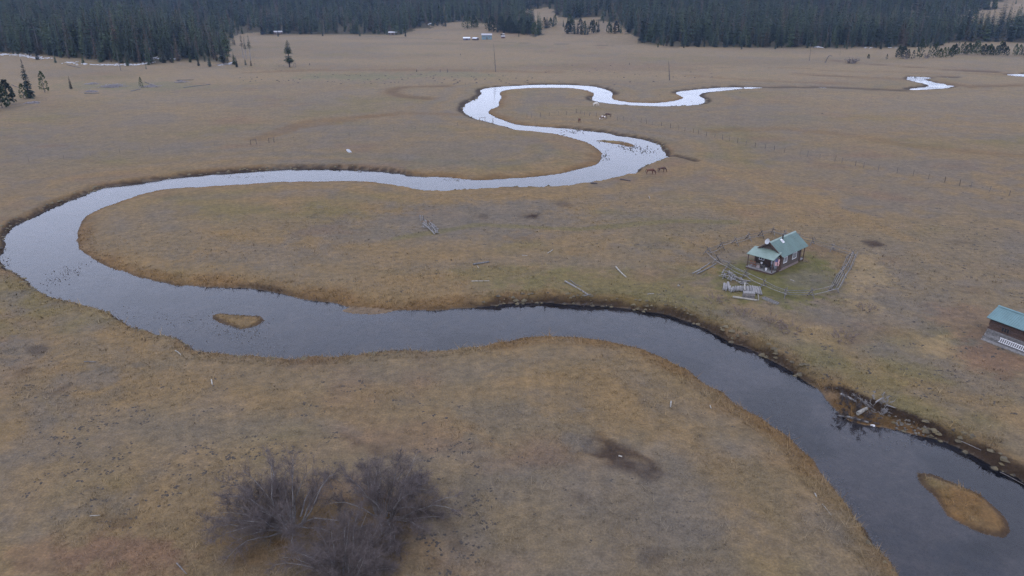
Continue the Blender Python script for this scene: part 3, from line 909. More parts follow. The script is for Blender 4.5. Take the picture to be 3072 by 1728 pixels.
def build_forest():
    # candidate tree spots on a jittered polar grid over the hillsides in and around view
    xs = []; ys = []
    r = 470.0
    while r < 1750:
        step = 7.0 if r < 800 else 8.0
        na = int(R(100) * r / step)
        for k in range(na):
            a = R(-50) + R(100) * (k + nr.rand()) / na
            rr = r + nr.uniform(-.5, .5) * step
            xs.append(rr * math.sin(a)); ys.append(rr * math.cos(a))
        r += step * (1.0 if r < 900 else 1.35)
    x = np.array(xs); y = np.array(ys)
    hh, hd = hill_height(x, y)
    keep = (in_forest(x, y, hd) > .5) & (hd > 1.0 + 16 * np.clip(fbm(x / 22, y / 22, 207, 3) - .42, 0, 1))
    thin = fbm(x / 55, y / 55, 201, 3)
    keep &= nr.rand(len(x)) < np.where(hd < 14, .75, np.clip(.62 + .7 * (thin - .35), .3, 1))
    keep &= hh < 75
    x = x[keep]; y = y[keep]; hd = hd[keep]
    z = terrain(x, y)
    dist = np.hypot(x, y)
    size = np.clip(11 + 11 * sstep(0, 35, hd) + 7 * nr.randn(len(x)) * .6 + 7 * (fbm(x / 70, y / 70, 205, 2) - .5), 6, 31)
    left = x < -0.12 * y
    # taller old stand at upper left
    px, py = project(x, y, z)
    size = size + np.where(left & (dist < 760), 3.0, 0)
    young = left & (px > 380) & (px < 640) & (hd < 46)
    size = np.where(young, size * np.where(nr.rand(len(x)) < .12, 1.1, .55), size)
    inview = (px > -30) & (px < 2606) & (py > -5)
    order = np.lexsort((dist,))
    nearest = [i for i in order if inview[i] and left[i] and dist[i] < 720][:185]
    right_edge = [i for i in np.argsort(hd) if inview[i] and not left[i] and hd[i] < 9 and dist[i] < 800][:28]
    solo = set(nearest) | set(right_edge)
    cols = [(70, 'at the left picture edge'), (150, 'above the first snow patch'), (230, 'right of the first snow patch'), (310, 'above the middle snow patch'),
            (390, 'above the right end of the middle snow'), (470, 'at the snowy gap in the forest edge'), (550, 'right of the snowy gap'), (9999, 'near the forest tip')]
    for i in nearest:
        rusty = nr.rand() < .16
        cr = RUSTY[nr.randint(2)] if rusty else SPRUCES[nr.randint(5)]
        where = [c for lim, c in cols if px[i] < lim][0]
        depth = 'front-row' if hd[i] < 10 else 'second-row' if hd[i] < 22 else 'inner' if hd[i] < 45 else 'rear'
        tall = 'tall' if size[i] > 22 else 'short' if size[i] < 15 else 'middling'
        lab = '%s %s %s conifer of the left forest, %s' % (tall, 'rust-brown' if rusty else 'green', depth, where)
        conifer('conifer', cr, x[i], y[i], float(size[i]), lab, 'conifers of the upper left forest', z=float(z[i]), wide=nr.uniform(.85, 1.3) * (1.35 if size[i] < 13 else 1.0))
    # stragglers in front of the forest foot
    for X, Y, hp, lab in [(95, 150, 30, 'short straggler fir before the first snow patch'), (140, 158, 22, 'small straggler fir between the first and middle snow'), (210, 160, 26, 'small dark fir at the left end of the middle snow strip'),
                          (322, 166, 30, 'small fir standing in the middle snow strip'), (405, 156, 24, 'low fir in the snowy gap of the left forest'), (432, 158, 18, 'tiny fir right of the snowy gap'), (500, 166, 24, 'low fir before the young trees of the left forest'),
                          (528, 168, 34, 'bushy fir before the young trees of the left forest'), (596, 169, 26, 'bushy low fir near the left forest tip'), (1655, 119, 16, 'small fir at the left corner of the right forest'), (1720, 121, 14, 'small fir before the right forest near its left corner'),
                          (1865, 124, 15, 'lone small fir before the middle of the right forest'), (1950, 124, 20, 'small fir before the right forest left of the thin dead pole'), (2130, 124, 17, 'small fir before the right forest beyond the bent dead trunk'),
                          (2215, 124, 20, 'small fir before the right forest above the two round pines'), (2340, 122, 18, 'small fir at the right end of the right forest foot'), (700, 92, 16, 'small fir beside the far grey-roofed cabin'), (812, 91, 15, 'small fir before the far forest between the two cabins'),
                          (905, 91, 17, 'small fir before the far forest left of the brown cabin'), (1020, 92, 18, 'small fir right of the brown cabin')]:
        p = at(X, Y); s_ = scale_at(p.x, p.y, p.z)
        conifer('straggler_fir', SPRUCES[(1, 3)[int(X) % 2]], p.x, p.y, hp / s_, lab, None, z=p.z, wide=1.15)
    for i in right_edge:
        conifer('conifer', SPRUCES[nr.randint(5)], x[i], y[i], float(size[i]), 'dark conifer on the front edge of the right forest, ' + ('left of the thin dead pole' if px[i] < 2030 else 'right of the thin dead pole'), 'edge conifers of the right forest', z=float(z[i]), wide=nr.uniform(.9, 1.25))
    rest = np.array([i for i in range(len(x)) if i not in solo])
    me = bpy.data.meshes.new('forest')
    me.vertices.add(len(rest))
    me.vertices.foreach_set('co', np.stack([x[rest], y[rest], z[rest]], 1).astype(np.float32).ravel())
    at_ = me.attributes.new('scl', 'FLOAT', 'POINT')
    at_.data.foreach_set('value', (size[rest] / 10).astype(np.float32))
    o = link('forest', me)
    tag(o, kind='stuff')
    o['label'] = 'dense dark conifer forest covering the hillsides beyond the valley'
    scatter(o, [bpy.data.objects[k] for k in CROWN_OBJECTS()], 'scl', .8, 1.2)
    print('forest', len(rest), 'solo', len(solo))

def CROWN_OBJECTS():
    names = []
    for me in SPRUCES + RUSTY[:1]:
        for ob in bpy.data.objects:
            if ob.data is me:
                names.append(ob.name)
                break
    return names

def scatter(o, sources, attr, wmin, wmax):
    ng = bpy.data.node_groups.new('scatter', 'GeometryNodeTree')
    ng.interface.new_socket('Geometry', in_out='INPUT', socket_type='NodeSocketGeometry')
    ng.interface.new_socket('Geometry', in_out='OUTPUT', socket_type='NodeSocketGeometry')
    gi = ng.nodes.new('NodeGroupInput'); go = ng.nodes.new('NodeGroupOutput')
    g2i = ng.nodes.new('GeometryNodeGeometryToInstance')
    for s in sources:
        oi = ng.nodes.new('GeometryNodeObjectInfo')
        oi.transform_space = 'ORIGINAL'
        oi.inputs['Object'].default_value = s
        oi.inputs['As Instance'].default_value = False
        ng.links.new(oi.outputs['Geometry'], g2i.inputs[0])
    iop = ng.nodes.new('GeometryNodeInstanceOnPoints')
    iop.inputs['Pick Instance'].default_value = True
    ng.links.new(gi.outputs[0], iop.inputs['Points'])
    ng.links.new(g2i.outputs[0], iop.inputs['Instance'])
    ri = ng.nodes.new('FunctionNodeRandomValue'); ri.data_type = 'INT'
    ints = [s for s in ri.inputs if s.type == 'INT' and s.name in ('Min', 'Max')]
    ints[0].default_value = 0; ints[1].default_value = len(sources) - 1
    ng.links.new([s for s in ri.outputs if s.type == 'INT'][0], iop.inputs['Instance Index'])
    rv = ng.nodes.new('FunctionNodeRandomValue'); rv.data_type = 'FLOAT_VECTOR'
    vs = [s for s in rv.inputs if s.type == 'VECTOR']
    vs[0].default_value = (-.03, -.03, 0); vs[1].default_value = (.03, .03, 6.283)
    ng.links.new([s for s in rv.outputs if s.type == 'VECTOR'][0], iop.inputs['Rotation'])
    na = ng.nodes.new('GeometryNodeInputNamedAttribute'); na.data_type = 'FLOAT'
    na.inputs['Name'].default_value = attr
    rw = ng.nodes.new('FunctionNodeRandomValue'); rw.data_type = 'FLOAT'
    fl = [s for s in rw.inputs if s.type == 'VALUE' and s.name in ('Min', 'Max')]
    fl[0].default_value = wmin; fl[1].default_value = wmax
    mu = ng.nodes.new('ShaderNodeMath'); mu.operation = 'MULTIPLY'
    fa = [s for s in na.outputs if s.type == 'VALUE' and s.name == 'Attribute'][0]
    ng.links.new(fa, mu.inputs[0]); ng.links.new([s for s in rw.outputs if s.type == 'VALUE'][0], mu.inputs[1])
    cb = ng.nodes.new('ShaderNodeCombineXYZ')
    ng.links.new(mu.outputs[0], cb.inputs[0]); ng.links.new(mu.outputs[0], cb.inputs[1]); ng.links.new(fa, cb.inputs[2])
    ng.links.new(cb.outputs[0], iop.inputs['Scale'])
    ng.links.new(iop.outputs[0], go.inputs[0])
    md = o.modifiers.new('scatter', 'NODES')
    md.node_group = ng
build_forest()

# trees one can point to
def lone_trees():
    sp = lambda k: SPRUCES[k]
    def put(name, crown, X, Y, hpx, label, group=None, **kw):
        p = at(X, Y)
        s = scale_at(p.x, p.y, p.z)
        return conifer(name, crown, p.x, p.y, hpx / s / .97, label, group, z=p.z, **kw)
    spire = crown_mesh('spire_crown', M_SPRUCE, 10, 1.9, .03, 34, 9, .5, 0, .6, None, 31)
    put('spruce', spire, 76, 247, 92, 'tall ragged dark spruce spire in the left meadow, tallest of the loose trees there', wide=.85)
    put('pine', PINES[0], 61, 249, 36, 'round green pine at the foot of the tall spruce spire', wide=.9)
    put('pine', PINES[2], 113, 233, 50, 'broad green pine just right of the tall spruce spire', wide=.95)
    put('spruce', sp(1), 179, 224, 31, 'small conical spruce standing alone between the spire and the slash heaps')
    put('spruce', PINES[2], 356, 221, 25, 'small yellow-green conifer beside a slash heap in the left meadow', wide=.8)
    put('pine', PINES[1], 6, 272, 62, 'bushy dark pine at the very left edge of the picture', wide=.95)
    put('pine', PINES[1], 24, 263, 57, 'bushy dark pine second from the left edge, next to the tall spire', wide=.9)
    put('spruce', sp(0), -6, 280, 52, 'dark low spruce in front of the bushy pines at the left edge')
    put('spruce', sp(3), 479, 157, 26, 'small dark spruce out in front of the left forest edge')
    put('spruce', sp(2), 368, 174, 16, 'tiny spruce standing just below the snow in front of the left forest')
    put('spruce', sp(0), 571, 142, 92, 'tall dark spruce rising above the tip of the left forest', wide=1.1)
    # lone two-part pine
    two = crown_mesh('split_crown', M_SPRUCE, 10, 1.9, .15, 34, 10, .25, .7, .35, (.42, .5), 41)
    put('lone_pine', two, 729, 169, 63, 'lone dark pine with a crown split in two, out on the far meadow', wide=1.05, trunk=trunk_mesh('trunk', M_BARK, 9.6, .3, .04, 6, .004, 5))
    # sparse trio at the tip of the left forest
    for k, (X, Y, hp) in enumerate([(612, 146, 60), (620, 149, 52), (631, 152, 60)]):
        top = crown_mesh('sparse_top', M_SPRUCE, 10, 1.1, .45, 16, 7, .3, .5, .5, None, 50 + k)
        put('thin_conifer', top, X, Y, hp, ('leftmost', 'middle', 'rightmost')[k] + ' of three thin bare-trunked conifers off the tip of the left forest', 'thin conifers off the forest tip',
            trunk=trunk_mesh('trunk', M_SNAG, 9.6, .14, .04, 5, .004, 60 + k, 8))
    put('spruce', sp(3), 632, 166, 16, 'tiny spruce under the three thin conifers')
    put('spruce', sp(3), 618, 164, 18, 'low round spruce at the outermost tip of the left forest')
    # clumps on the grassy clearing, the bench at right
    def clump(X0, X1, Y0, Y1, n, h0, h1, crowns, label, group):
        for k in range(n):
            X = X0 + (X1 - X0) * (k + rng.uniform(.1, .9)) / n
            Y = Y0 + (Y1 - Y0) * (k + .5) / n + rng.uniform(-3, 1)
            put('young_conifer', rng.choice(crowns), X, Y, rng.uniform(h0, h1), label, group, wide=rng.uniform(.75, 1.05))
    mix = PINES + [SPRUCES[1], SPRUCES[3]]
    clump(1084, 1124, 66, 67, 6, 18, 25, mix, 'young conifer in the leftmost clump above the far teal house', 'clump left on the clearing')
    clump(1166, 1202, 74, 72, 5, 20, 28, mix, 'young conifer in the clump directly above the white-roofed barn', 'clump above the barn')
    clump(1222, 1350, 78, 91, 20, 26, 36, mix, 'young conifer in the long tongue of trees right of the teal house', 'tongue of trees on the clearing')
    clump(1353, 1398, 79, 66, 8, 22, 30, mix, 'young conifer in the slanting row right of the tree tongue', 'slanting row on the clearing')
    clump(1423, 1481, 87, 87, 11, 27, 36, mix, 'young conifer in the big middle clump on the grassy clearing', 'big middle clump on the clearing')
    clump(1486, 1506, 86, 84, 4, 26, 32, mix, 'young conifer in the narrow clump right of the big middle clump', 'narrow clump on the clearing')
    clump(1531, 1563, 84, 84, 6, 24, 29, mix, 'young conifer in the rightmost round clump on the clearing', 'right round clump on the clearing')
    put('young_conifer', sp(1), 1417, 68, 18, 'small single conifer between the slanting row and the big clump')
    clump(1432, 1446, 62, 61, 3, 18, 22, mix, 'young conifer in the little group above the big middle clump', 'little group on the clearing')
    put('young_conifer', sp(1), 1518, 58, 14, 'small single conifer at the top of the clearing by the forest')
    put('young_conifer', sp(3), 1347, 61, 11, 'tiny single conifer high on the clearing left of the slanting row')
    put('young_conifer', sp(3), 1305, 92, 11, 'tiny single conifer right of the teal house at the clearing foot')
    put('young_conifer', PINES[2], 1347, 93, 8, 'tiny dark conifer below the end of the tree tongue')
    clump(2256, 2284, 147, 148, 4, 22, 29, PINES, 'bushy pine in the first clump of the right bench, nearest the bare shrub', 'bench pines, first clump')
    put('pine', PINES[0], 2313, 147, 44, 'tallest leaning pine of the right bench row', wide=.75)
    put('pine', PINES[2], 2296, 150, 22, 'short pine at the left foot of the tallest bench pine', wide=.9)
    put('pine', PINES[2], 2335, 146, 20, 'short pine to the right of the tallest bench pine', wide=.8)
    clump(2344, 2366, 145, 145, 3, 20, 34, PINES, 'bushy pine in the middle clump of the right bench', 'bench pines, middle clump')
    clump(2372, 2392, 146, 146, 3, 20, 26, PINES, 'bushy low pine right of the middle bench clump', 'bench pines, low clump')
    clump(2392, 2412, 141, 138, 3, 16, 28, PINES, 'bushy pine at the left end of the long bench row', 'bench pines, row start')
    clump(2414, 2470, 137, 137, 9, 20, 31, PINES, 'bushy pine in the long dense part of the right bench row', 'bench pines, dense row')
    clump(2472, 2532, 139, 140, 9, 20, 32, PINES, 'bushy pine in the later part of the right bench row before the gap', 'bench pines, later row')
    clump(2545, 2600, 142, 143, 7, 20, 30, PINES, 'bushy pine in the last clump at the right picture edge', 'bench pines, last clump')
    put('pine', PINES[2], 2412, 117, 12, 'small pine standing alone on the tan bench behind the pine row')
    put('pine', PINES[1], 2184, 148, 11, 'first of two small round pines alone on the far meadow, nearer the bare shrub', wide=.9)
    put('pine', PINES[2], 2230, 150, 13, 'second of two small round pines alone on the far meadow, nearer the bench', wide=.9)
    for X, Y, lab in [(2487, 25, 'lowest dark tree on the bare brown hill at upper right'), (2555, 10, 'highest dark tree on the bare brown hill at upper right'), (2473, 18, 'leftmost dark tree on the bare brown hill at upper right'), (2560, 62, 'dark tree at the foot of the bare brown hill at the right edge')]:
        put('hill_tree', sp(1), X, Y, 14, lab)
    for k in range(9):
        put('hill_tree', sp(k % 5), 2430 + k * 19, 66 + rng.uniform(-4, 3), rng.uniform(14, 22), 'dark conifer in the line along the foot of the bare brown hill', 'conifers under the brown hill')
lone_trees()

# dead trees
def snag(X, Y, topX, topY, r0, label, stubs=26, mat=M_SNAG, kinds=1, bend=.006, name='dead_tree'):
    p = at(X, Y)
    s = scale_at(p.x, p.y, p.z)
    h = math.hypot(topX - X, topY - Y) / s
    # lean so that the top comes out where the photo shows it
    tx = (topX - X) / s + 0.0
    d = ray(topX, topY)
    tpt = d * (p.y / d[1])
    dx = tpt[0] - p.x
    h = tpt[2] + CAM_H - p.z
    t = thing(name, label, 'tree', p, 0)
    L = math.hypot(h, dx)
    t.rotation_euler = (0, math.atan2(dx, h), 0)
    link('trunk', trunk_mesh('trunk', mat, L, r0, .03, 6, bend, int(X) % 17, 0), t)
    b = MB()
    q = random.Random(int(X))
    for _ in range(stubs):
        u = q.uniform(.15, .97); a = q.uniform(0, 6.28); Lb = L * .1 * (1.2 - u) * q.uniform(.5, 1.4)
        b.tube([(0, 0, u * L), (math.cos(a) * Lb * .6, math.sin(a) * Lb * .6, u * L - Lb * .1), (math.cos(a) * Lb, math.sin(a) * Lb, u * L + Lb * q.uniform(-.2, .25))], [.045, .03, .012], 4, False)
    link('branches', b.mesh('branches', mat), t)
M_DEADGREY = plain('dead_grey_wood', (0.085, 0.075, 0.072), .9, .3, 3)
snag(1247, 181, 1241, 108, .24, 'tall slender dead tree leaning slightly, alone beyond the first far bend', 40, M_DEADGREY)
snag(1684, 202, 1682, 150, .26, 'dead tree with short side branches standing above the second far bend', 46, M_DEADGREY)
snag(2036, 153, 2041, 98, .16, 'thin dead pole tree with a tuft at its foot in the far right meadow', 14, M_DEADGREY)
snag(2113, 139, 2114, 118, .1, 'faint thin dead pole right of the bent snag, far meadow', 4, M_DEADGREY)
snag(743, 169, 741, 146, .14, 'bare broken pole just right of the lone split pine', 2, M_DEADGREY)
snag(739, 166, 737, 152, .14, 'shorter bare stub between the lone split pine and a broken pole', 2, M_DEADGREY)
snag(720, 160, 714, 108, .08, 'thin leaning bare stem left of the lone split pine', 6, M_DEADGREY)
snag(304, 178, 291, 120, .2, 'leaning half-dead pole in front of the left forest snow', 20, M_DEADGREY)
for k, (a, b_, c, d_) in enumerate([(276, 78, 262, 12), (74, 76, 52, -6), (66, 100, 46, 14), (90, 62, 76, 6), (100, 132, 82, 60), (170, 90, 164, 50), (492, 110, 489, 60), (375, 150, 376, 118)]):
    lab = ['white bare dead trunk standing above the snow inside the left forest', 'longest pale dead trunk leaning at the far left of the forest', 'pale dead trunk below the longest one at far left',
           'thin pale dead trunk right of the longest one at far left', 'low pale dead trunk leaning over the snow at far left', 'short pale dead stem in the rusty part of the left forest',
           'pale dead stem in the right half of the left forest', 'thin bare stem at the gap in the left forest edge'][k]
    snag(a, b_, c, d_, .2, lab, 8, M_SNAG)
def bent_snag():
    p = at(2075, 158)
    t = thing('bent_snag', 'broken dead trunk bent over at a right angle near the far channel', 'tree', p)
    b = MB().tube([(0, 0, -.4), (.9, 0, 2.2), (1.8, 0, 4.4)], [.32, .28, .25], 7)
    link('trunk', b.mesh('trunk', M_DEADGREY), t)
    b = MB().tube([(1.75, 0, 4.35), (3.2, .3, 4.6), (4.4, .5, 4.3)], [.24, .18, .1], 6)
    for k in range(5):
        b.tube([(2.4 + k * .4, .2, 4.5), (2.6 + k * .45, .5 - k * .2, 3.8)], [.05, .015], 4, False)
    link('broken_top', b.mesh('broken_top', M_DEADGREY), t)
bent_snag()

# ------------------------------------------------------------------ bare shrubs
def shrub(name, base, label, n_stems, height, bias, seed, dense=1.0, tilt=1.0, mat_s=M_STEM, mat_t=M_TWIG, cat='shrub', tw=.009, spread=1.0, group=None, subs=15, twigs=15):
    q = np.random.RandomState(seed)
    t = thing(name, label, cat, base, 0, group)
    st = MB(); V = []; F = []
    def twig(p, d, L, w):
        nonlocal V, F
        m = p + d * L * .55 + q.normal(0, .05 * L, 3)
        e = m + (d + q.normal(0, .3, 3) + np.array([0, 0, .12])) * L * .45
        s = np.cross(d, q.normal(0, 1, 3)); s /= np.linalg.norm(s) + 1e-9
        u = np.cross(d, s)
        i = len(V)
        V += [p + s * w, p - s * w * .5 + u * w * .8, p - s * w * .5 - u * w * .8, m + s * w * .7, m - s * w * .35 + u * w * .6, m - s * w * .35 - u * w * .6, e]
        for a, b in ((0, 1), (1, 2), (2, 0)):
            F += [(i + a, i + b, i + b + 3), (i + a, i + b + 3, i + a + 3), (i + a + 3, i + b + 3, i + 6)]
        return m, e
    for k in range(n_stems):
        a = 6.283 * (k + q.rand()) / n_stems
        ti = tilt * q.uniform(.15, 1.05)
        d = np.array([math.cos(a) * math.sin(ti), math.sin(a) * math.sin(ti), math.cos(ti)]) + np.array(bias) * q.uniform(.2, 1)
        d /= np.linalg.norm(d)
        L = height * q.uniform(.7, 1.1)
        p = np.array([math.cos(a), math.sin(a), 0]) * .45 * spread * q.rand() + np.array([0, 0, -.2])
        pts = [p]; dd = d.copy()
        for s in range(6):
            dd = dd + q.normal(0, .14, 3) + np.array([0, 0, .04 - .05 * s * ti])
            dd /= np.linalg.norm(dd)
            pts.append(pts[-1] + dd * L / 6)
        st.tube(pts, [max(.008, .065 * height / 5 * (1 - s / 6.4)) for s in range(7)], 5, False)
        pa = np.array(pts)
        for j in range(int(subs * dense)):
            u = q.uniform(.22, 1.0) * 5.99
            i = int(u); f = u - i
            c = pa[i] * (1 - f) + pa[i + 1] * f
            ax = pa[i + 1] - pa[i]; ax /= np.linalg.norm(ax)
            d2 = ax * .7 + q.normal(0, .55, 3) + np.array([0, 0, .15]); d2 /= np.linalg.norm(d2)
            L2 = height * q.uniform(.14, .36) * (1.15 - u / 9)
            m, e = twig(c, d2, L2, tw * 1.8)
            for r_ in range(int(twigs * dense)):
                v = q.uniform(.15, 1)
                c2 = c + (m - c) * v / .55 if v < .55 else m + (e - m) * (v - .55) / .45
                d3 = d2 * .6 + q.normal(0, .6, 3) + np.array([0, 0, .1]); d3 /= np.linalg.norm(d3)
                twig(c2, d3, height * q.uniform(.05, .15), tw)
    link('stems', st.mesh('stems', mat_s), t)
    tg = link('twigs', mesh_np('twigs', np.array(V), np.array(F), mat_t), t)
    tg['kind'] = 'stuff'
    return t
shrub('bare_shrub', at(730, 1322), 'large leafless grey-purple shrub at lower left, leftmost of the three big ones', 38, 6.3, (-.8, .0, 0), 3, 1.38, 1.15, spread=2.0)
shrub('bare_shrub', at(972, 1300), 'large leafless grey-purple shrub at right of the three big ones, twin-crowned', 36, 5.8, (.5, .0, 0), 5, 1.38, 1.12, spread=2.0)
shrub('bare_shrub', at(868, 1462), 'large leafless grey-purple shrub in front of the other two, cut by the bottom edge', 46, 5.2, (0.05, -.05, 0), 8, 1.38, 1.35, spread=2.4)
shrub('bare_sapling', at(856, 1293), 'slim bare sapling standing between the three big leafless shrubs', 3, 2.9, (0, 0, .6), 9, .8, .3)
shrub('bare_shrub', at(2143, 160), 'grey leafless bush alone on the far meadow near the bent dead trunk', 22, 5.0, (0, 0, 0), 12, .6, 1.4, tw=.03)
shrub('bare_shrub', at(2278, 149), 'reddish-grey leafless bush at the right side of the first bench pine clump', 14, 5.0, (0, 0, 0), 13, .5, 1.0, tw=.03)
shrub('bare_shrub', at(2331, 147), 'reddish-grey leafless bush between the tall bench pine and the middle clump', 14, 4.2, (0, 0, 0), 14, .5, 1.0, tw=.03)
M_WEED = plain('dry_weed', (0.15, 0.115, 0.1), .95, .35, 3)
M_WEEDSTRAW = plain('straw_weed', (0.27, 0.2, 0.11), .95, .35, 3)
for k, (X, Y, s, m, lab) in enumerate([(1803, 757, 1.25, 0, 'grey-brown low weed mound nearest the firewood row, left of the pair'), (1863, 788, 1.35, 0, 'grey-brown low weed mound between the log beam and the river bank'),
        (1938, 812, 1.6, 2, 'russet weed mound below the wooden trough on the river side'), (1988, 832, 1.4, 0, 'grey low weed mound just right of the russet one'),
        (2048, 842, 1.3, 1, 'straw-yellow grass mound left of the dark weed mound'), (2123, 852, 1.6, 0, 'dark grey weed mound rightmost of the river-side row'), (2182, 778, 1.0, 0, 'small reddish weed mound right of the fenced yard corner')]):
    shrub('weed_mound', at(X, Y), lab, 26, s * .95, (0, 0, 0), 70 + k, .75, 1.35, (M_WEED, M_WEEDSTRAW, M_WEEDSTRAW)[m], (M_WEED, M_WEEDSTRAW, M_WEED)[m], 'weeds', .013, 2.6, 'weed mounds between cabin and river', 10, 8)

# ------------------------------------------------------------------ cabin
def roof_panel(a, b, c, d, thick, ribs, rib_r, name, mat):
    """sheet-metal slope a-b (ridge) c-d (eave, c below b): slab with raised ribs running down the slope"""
    a, b, c, d = map(Vector, (a, b, c, d))
    n = (b - a).cross(d - a).normalized()
    if n.z < 0: n = -n
    m = MB()
    i = 0
    lo = [p - n * thick for p in (a, b, c, d)]
    m.quad(a, b, c, d); m.quad(*lo[::-1])
    for p, q, r_, s in ((a, b, lo[1], lo[0]), (b, c, lo[2], lo[1]), (c, d, lo[3], lo[2]), (d, a, lo[0], lo[3])):
        m.quad(q, p, s, r_)
    for k in range(ribs):
        t = (k + .5) / ribs
        p = a.lerp(b, t) + n * .012; q = d.lerp(c, t) + n * .012
        e = (b - a).normalized() * rib_r
        m.quad(p - e, q - e, q + n * .035, p + n * .035); m.quad(p + n * .035, q + n * .035, q + e, p + e)
    return m.mesh(name, mat)

def window(parent, c, w_, h_, axis, out_, mull=1, name='window', frame=M_WHITE):
    """white frame proud of the wall with a dark pane and upright bars; axis = wall direction, out_ = outward normal"""
    ax = Vector(axis).normalized(); o_ = Vector(out_).normalized(); up = Vector((0, 0, 1)); c = Vector(c)
    M = Matrix((ax, o_, up)).transposed()
    f = MB(); t = .09
    f.box(c + up * (h_ / 2) + o_ * .03, (w_ + t, .07, t), M); f.box(c - up * (h_ / 2) + o_ * .03, (w_ + t, .07, t), M)
    for s in (-1, 1):
        f.box(c + ax * s * w_ / 2 + o_ * .03, (t, .07, h_ - t - .004), M)
    for k in range(mull):
        f.box(c + ax * (w_ * ((k + 1) / (mull + 1) - .5)) + o_ * .028, (.06, .05, h_ - t - .006), M)
    fo = link(name, f.mesh(name, frame), parent)
    link('pane', MB().box(c + o_ * .012, (w_ - .01, .02, h_ - .01), M).mesh('pane', M_GLASS), fo)
    return fo

def build_cabin():
    O = Vector((40.55, 107.2, tz(42.5, 109.5) + .02))
    t = thing('cabin', 'small brown log cabin with green metal roof and front porch inside the pole fence', 'cabin', O, R(43 - 90))
    # local axes: +y runs back along the ridge, +x to the side with the two windows
    zf, ze, zr, hw, L = .32, 2.6, 4.55, 2.05, 8.5
    y0, y1 = .45, 6.7
    pitch = (zr - ze) / 2.6
    # log walls, one course at a time so that the joints show
    k = 0
    z = .55
    H = .21
    def top(x): return zr - pitch * abs(x) - .08
    while z < 2.75:
        for s in (-1, 1):
            link('wall_log', MB().tube([(s * hw, y0 - .12, z), (s * hw, y1 + .12, z)], [.125, .12], 8).mesh('wall_log', M_LOG), t)
        for yy in (y0, y1):
            link('wall_log', MB().tube([(-hw - .1, yy, z + .1), (hw + .1, yy, z + .1)], [.12, .125], 8).mesh('wall_log', M_LOG), t)
        z += H
    while z < zr - .35:
        w_ = (zr - .15 - z) / pitch
        for yy in (y0, y1):
            link('gable_board', MB().box((0, yy, z + .08), (2 * w_, .14, .2)).mesh('gable_board', M_LOG), t)
        z += H
    link('skirting', MB().box((0, (y0 + y1) / 2, .2), (2 * hw + .06, y1 - y0 + .06, .62)).mesh('skirting', M_SKIRT), t)
    rf = link('roof', roof_panel((0, 0, zr), (0, L, zr), (2.6, L, ze), (2.6, 0, ze), .09, 28, .03, 'roof', M_ROOF), t)
    link('roof', roof_panel((0, 0, zr), (0, L, zr), (-2.6, L, ze), (-2.6, 0, ze), .09, 28, .03, 'roof', M_ROOF), t)
    link('ridge_cap', MB().quad((-.2, -.01, zr - .1), (-.2, L + .01, zr - .1), (0, L + .01, zr + .075), (0, -.01, zr + .075)).quad((0, -.01, zr + .075), (0, L + .01, zr + .075), (.2, L + .01, zr - .1), (.2, -.01, zr - .1)).mesh('ridge_cap', M_ROOF_LIGHT), rf)
    # barge boards on the front gable
    for s in (-1, 1):
        M = Matrix.Rotation(s * math.atan(pitch), 3, 'Y')
        link('barge_board', MB().box((s * 1.3, -.03, (zr + ze) / 2 - .09), (3.24, .05, .2), M).mesh('barge_board', M_LOGDARK), t)
    n = Vector((pitch, 0, 1)).normalized()
    sk = Vector((.55, 3.1, zr - pitch * .55)) + n * .06
    Mr = Matrix.Rotation(math.atan(pitch), 3, 'Y')
    link('skylight', MB().box(sk, (.75, .5, .12), Mr).mesh('skylight', M_WHITE), t)
    link('skylight_pane', MB().box(sk + n * .05 + Vector((.03, 0, 0)), (.3, .3, .05), Mr).mesh('skylight_pane', M_GREYMETAL), t)
    link('stove_pipe', MB().tube([(.28, 3.75, zr - .3), (.28, 3.75, zr + .42)], [.1, .1], 10).tube([(.28, 3.75, zr + .46), (.28, 3.75, zr + .54)], [.17, .05], 10).mesh('stove_pipe', M_BLACK), t)
    # windows on the long side
    window(t, (hw + .12, 1.75, 1.75), 1.0, .95, (0, 1, 0), (1, 0, 0), 2)
    window(t, (hw + .12, 4.75, 1.75), 1.25, 1.0, (0, 1, 0), (1, 0, 0), 2)
    window(t, (-hw - .12, 3.4, 1.75), 1.2, 1.0, (0, 1, 0), (-1, 0, 0), 1)
    window(t, (-1.05, y0 - .12, 1.65), .8, .8, (1, 0, 0), (0, -1, 0), 1)
    # corner boards
    for s in (-1, 1):
        for yy in (y0 - .02, y1 + .02):
            link('corner_board', MB().box((s * (hw + .06), yy, 1.55), (.3, .34, 2.3)).mesh('corner_board', M_LOGDARK), t)
    # front door and pale panel
    link('door', MB().box((.05, y0 - .14, 1.35), (.9, .07, 2.0)).mesh('door', M_LOGDARK), t)
    link('wall_panel', MB().box((1.25, y0 - .15, 1.4), (1.3, .05, 2.05)).mesh('wall_panel', plain('pale_panel', (.42, .43, .46), .6, .12, 3)), t)
    # porch
    for k in range(11):
        yy = -1.85 + .215 * k
        link('deck_board', MB().box((-.2, yy, zf), (4.5, .2, .06 + .004 * (k % 3))).mesh('deck_board', M_DECK), t)
    link('deck_beam', MB().box((-.2, -1.9, .14), (4.4, .12, .26)).mesh('deck_beam', M_LOGDARK), t)
    for s in (-1, 1):
        link('deck_beam', MB().box((-.2 + s * 2.15, -.75, .14), (.12, 2.1, .26)).mesh('deck_beam', M_LOGDARK), t)
    for xx in (-2.3, 1.9):
        link('porch_post', MB().tube([(xx, -1.72, .05), (xx, -1.72, 2.45)], [.085, .08], 8).mesh('porch_post', M_LOGDARK), t)
